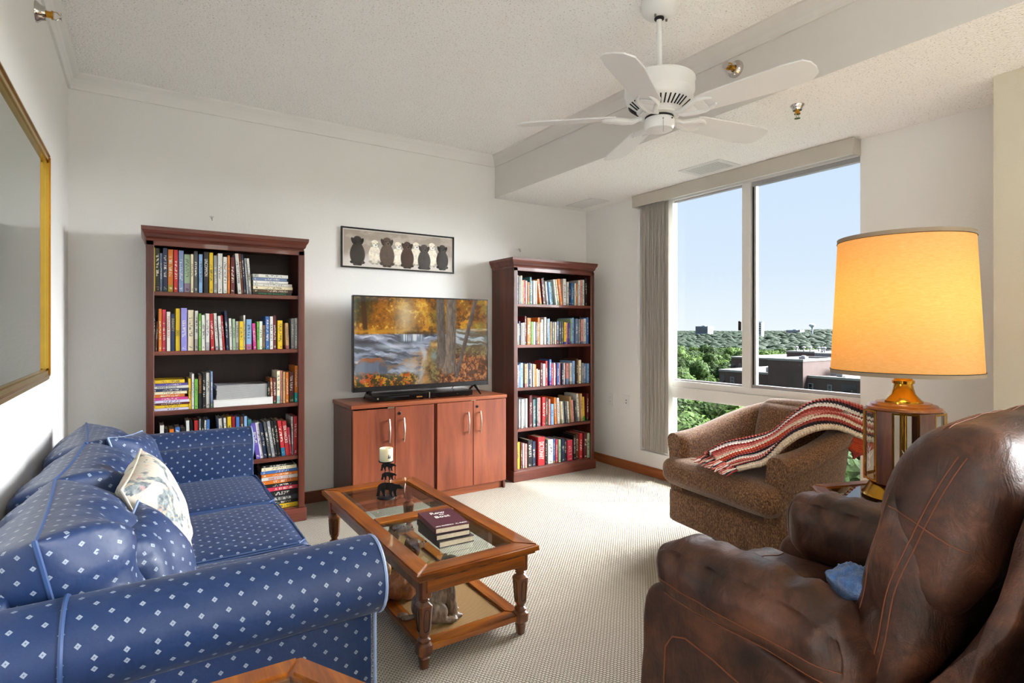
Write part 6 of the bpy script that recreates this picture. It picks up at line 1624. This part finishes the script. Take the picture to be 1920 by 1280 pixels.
def unit(x, y, z, w, h, fan_=True):
    t = thing('rooftop_unit', 'small metal rooftop ventilation unit on the flat apartment roofs', 'rooftop unit', (x, y, z), group='metal units on the apartment roofs')
    bm = BM(); box(bm, x-w/2, x+w/2, y-w/2, y+w/2, z+.1, z+h, bev=.05); obj('casing', bm, UM, t)
    bm = BM(); lathe(bm, [(w*.35, z+h), (w*.38, z+h+.15), (w*.2, z+h+.2)], c=(x, y, 0), n=12); obj('vent_cap', bm, UM, t)
    bm = BM(); box(bm, x-w/2, x-w/2+.12, y-w/2, y+w/2, z, z+.12); box(bm, x+w/2-.12, x+w/2, y-w/2, y+w/2, z, z+.12); obj('curb', bm, CP, t)
for i in range(13):
    xx = rs.uniform(94, 107); yy = rs.uniform(41, 49); unit(xx, yy, -6.45, rs.uniform(.7, 1.4), rs.uniform(.6, 1.2))
unit(93, 58, -6.45, 1.0, 1.0); unit(101, 61, -6.45, 1.2, .8); unit(104, 57.5, -6.45, .9, .7); unit(94, 52.5, -3.85, 1.1, .5)
for px_ in (1494, 1507, 1519, 1535, 1542, 1546, 1561):
    X_ = 128; p = onx(px_, 655, X_); zb_ = onx(1500, 661, 125).z
    t = thing('roof_vent_pipe', 'short white vent pipe with cap on the penthouse roof', 'vent pipe', (X_, p.y, zb_), group='vent pipes on the penthouse roof')
    bm = BM(); lathe(bm, [(.22, 0), (.16, .3), (.12, .9)], c=(X_, p.y, zb_+.05), n=10); obj('pipe', bm, UM, t, smooth=True)
    bm = BM(); lathe(bm, [(.15, .85), (.42, 1.0), (.40, 1.15), (.1, 1.35)], c=(X_, p.y, zb_+.05), n=10); obj('cap', bm, UM, t, smooth=True)
# distant landmarks
def far_thing(name, label, cat, x0, x1, yt, X, mat, dx=20):
    a, b = onx(x0, yt, X), onx(x1, yt, X); t = thing(name, label, cat, (X, (a.y+b.y)/2, GZ))
    bm = BM(); box(bm, X, X+dx, b.y, a.y, GZ, a.z); obj('tower', bm, mat, t)
    for k in range(5):
        z = a.z-2.0-(a.z+6)*k/5; bm = BM(); box(bm, X-.3, X+.1, b.y+.8, a.y-.8, z-1.4, z); obj('window_band', bm, WG, t)
    bm = BM(); box(bm, X+dx*.3, X+dx*.7, (a.y+b.y)/2-4, (a.y+b.y)/2+4, a.z, a.z+1.5); obj('roof_housing', bm, mat, t); return t
FB = plain('distant_concrete', '808b9a', .8); FW_ = plain('distant_pale_wall', 'b5bcc6', .8)
far_thing('office_tower', 'distant grey blue high-rise on the left of the horizon', 'building', 1304, 1327, 611.5, 1100, FB)
far_thing('office_tower', 'slim pale tower on the horizon beside the window mullion', 'building', 1421, 1427.5, 604.5, 900, FW_, 8)
far_thing('office_tower', 'low wide grey building on the horizon left of the water tower', 'building', 1474, 1500, 618.6, 1300, FB)
wt = onx(1523, 612, 1000); tw = thing('water_tower', 'small distant white water tower on the horizon', 'water tower', (1000, wt.y, GZ))
bm = BM(); lathe(bm, [(1.2, GZ), (1.0, 2), (2.0, 5), (5.2, 8), (5.4, 9.2), (4.2, 11), (1, 11.8)], c=(1000, wt.y, 0), n=20); obj('tank', bm, FW_, tw, smooth=True)
# ground and trees
bm = BM(); q = [bm.verts.new(p) for p in ((20, -1500, GZ), (4500, -2500, GZ), (4500, 5500, GZ), (20, 3500, GZ))]; bm.faces.new(q); o = obj('ground', bm, plain('park_ground', '1f3116', .9)); o['kind'] = 'structure'
def clear(x, y, m=2.5): return all(not (a-m < x < b+m and c-m < y < d+m) for a, b, c, d in BLD)
def tree(x, y, s, k, zs_):
    t = bpy.data.objects.new('leafy_tree', None); COL.objects.link(t); t.location = (x, y, GZ); t.rotation_euler = (0, 0, rs.uniform(0, 6.28)); t.scale = (s, s, s*zs_)
    t['label'] = 'bushy green tree in the woods seen through the window'; t['category'] = 'tree'; t['group'] = 'trees of the woods outside'
    a = bpy.data.objects.new('crown', CROWNS[k]); link(a, t); b = bpy.data.objects.new('trunk', ME_TR); link(b, t)
cand = []
rs = random.Random(21)
for gx in range(0, 40):
    for gy in range(0, 60):
        x = 50+gx*6.6+rs.uniform(-2, 2); y = 15+gy*6.6+rs.uniform(-2, 2)
        if .40 < y/x < 1.10 and clear(x, y) and x < 300:
            vis = .50 < y/x < .90; cand.append((0 if vis else 1, x+y*.5, x, y))
cand.sort(); near = cand[:292]; rest = cand[292:]
for i, (_, _, x, y) in enumerate(near):
    s = rs.uniform(.95, 1.30)*(1.22 if x < 130 else 1.25); tree(x, y, s, i % 5, rs.uniform(1.0, 1.15))
# everything beyond: one merged canopy
ico = BM(); bmesh.ops.create_icosphere(ico, subdivisions=2, radius=1); iv = np.array([v.co[:] for v in ico.verts]); ifc = np.array([[v.index for v in f.verts] for f in ico.faces]); ico.free()
V_, F_ = [], []; nv = 0; rg = np.random.RandomState(4)
def blobs(n, xmin, xmax, size, ytop):
    global nv
    xs = np.sqrt(rg.rand(n))*(xmax-xmin)+xmin; ra = rg.uniform(.36, 1.2, n); ys = xs*ra
    for x, y in zip(xs, ys):
        if not clear(x, y): continue
        s = size*rg.uniform(.7, 1.4); d = iv*(1+.22*(rg.rand(len(iv), 1)-.5)); hill = 10*math.exp(-((y/x-.52)/.07)**2)*min(1, max(0, (x-700)/900))
        z = ytop+hill+rg.uniform(-2.5, 1.5)
        V_.append(d*[s, s, s*.8]+[x, y, z-s*.8]); F_.append(ifc+nv); nv += len(iv)
for (_, _, x, y) in rest:
    for q_ in range(3):
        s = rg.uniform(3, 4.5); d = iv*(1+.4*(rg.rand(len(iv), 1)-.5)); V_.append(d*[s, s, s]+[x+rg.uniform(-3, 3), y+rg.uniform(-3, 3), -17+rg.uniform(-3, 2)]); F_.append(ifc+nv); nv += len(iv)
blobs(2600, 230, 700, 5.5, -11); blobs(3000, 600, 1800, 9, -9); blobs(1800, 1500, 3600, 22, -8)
V_ = np.concatenate(V_); F_ = np.concatenate(F_)
me = bpy.data.meshes.new('distant_woods'); me.vertices.add(len(V_)); me.vertices.foreach_set('co', V_.astype('f').ravel()); me.loops.add(F_.size); me.polygons.add(len(F_))
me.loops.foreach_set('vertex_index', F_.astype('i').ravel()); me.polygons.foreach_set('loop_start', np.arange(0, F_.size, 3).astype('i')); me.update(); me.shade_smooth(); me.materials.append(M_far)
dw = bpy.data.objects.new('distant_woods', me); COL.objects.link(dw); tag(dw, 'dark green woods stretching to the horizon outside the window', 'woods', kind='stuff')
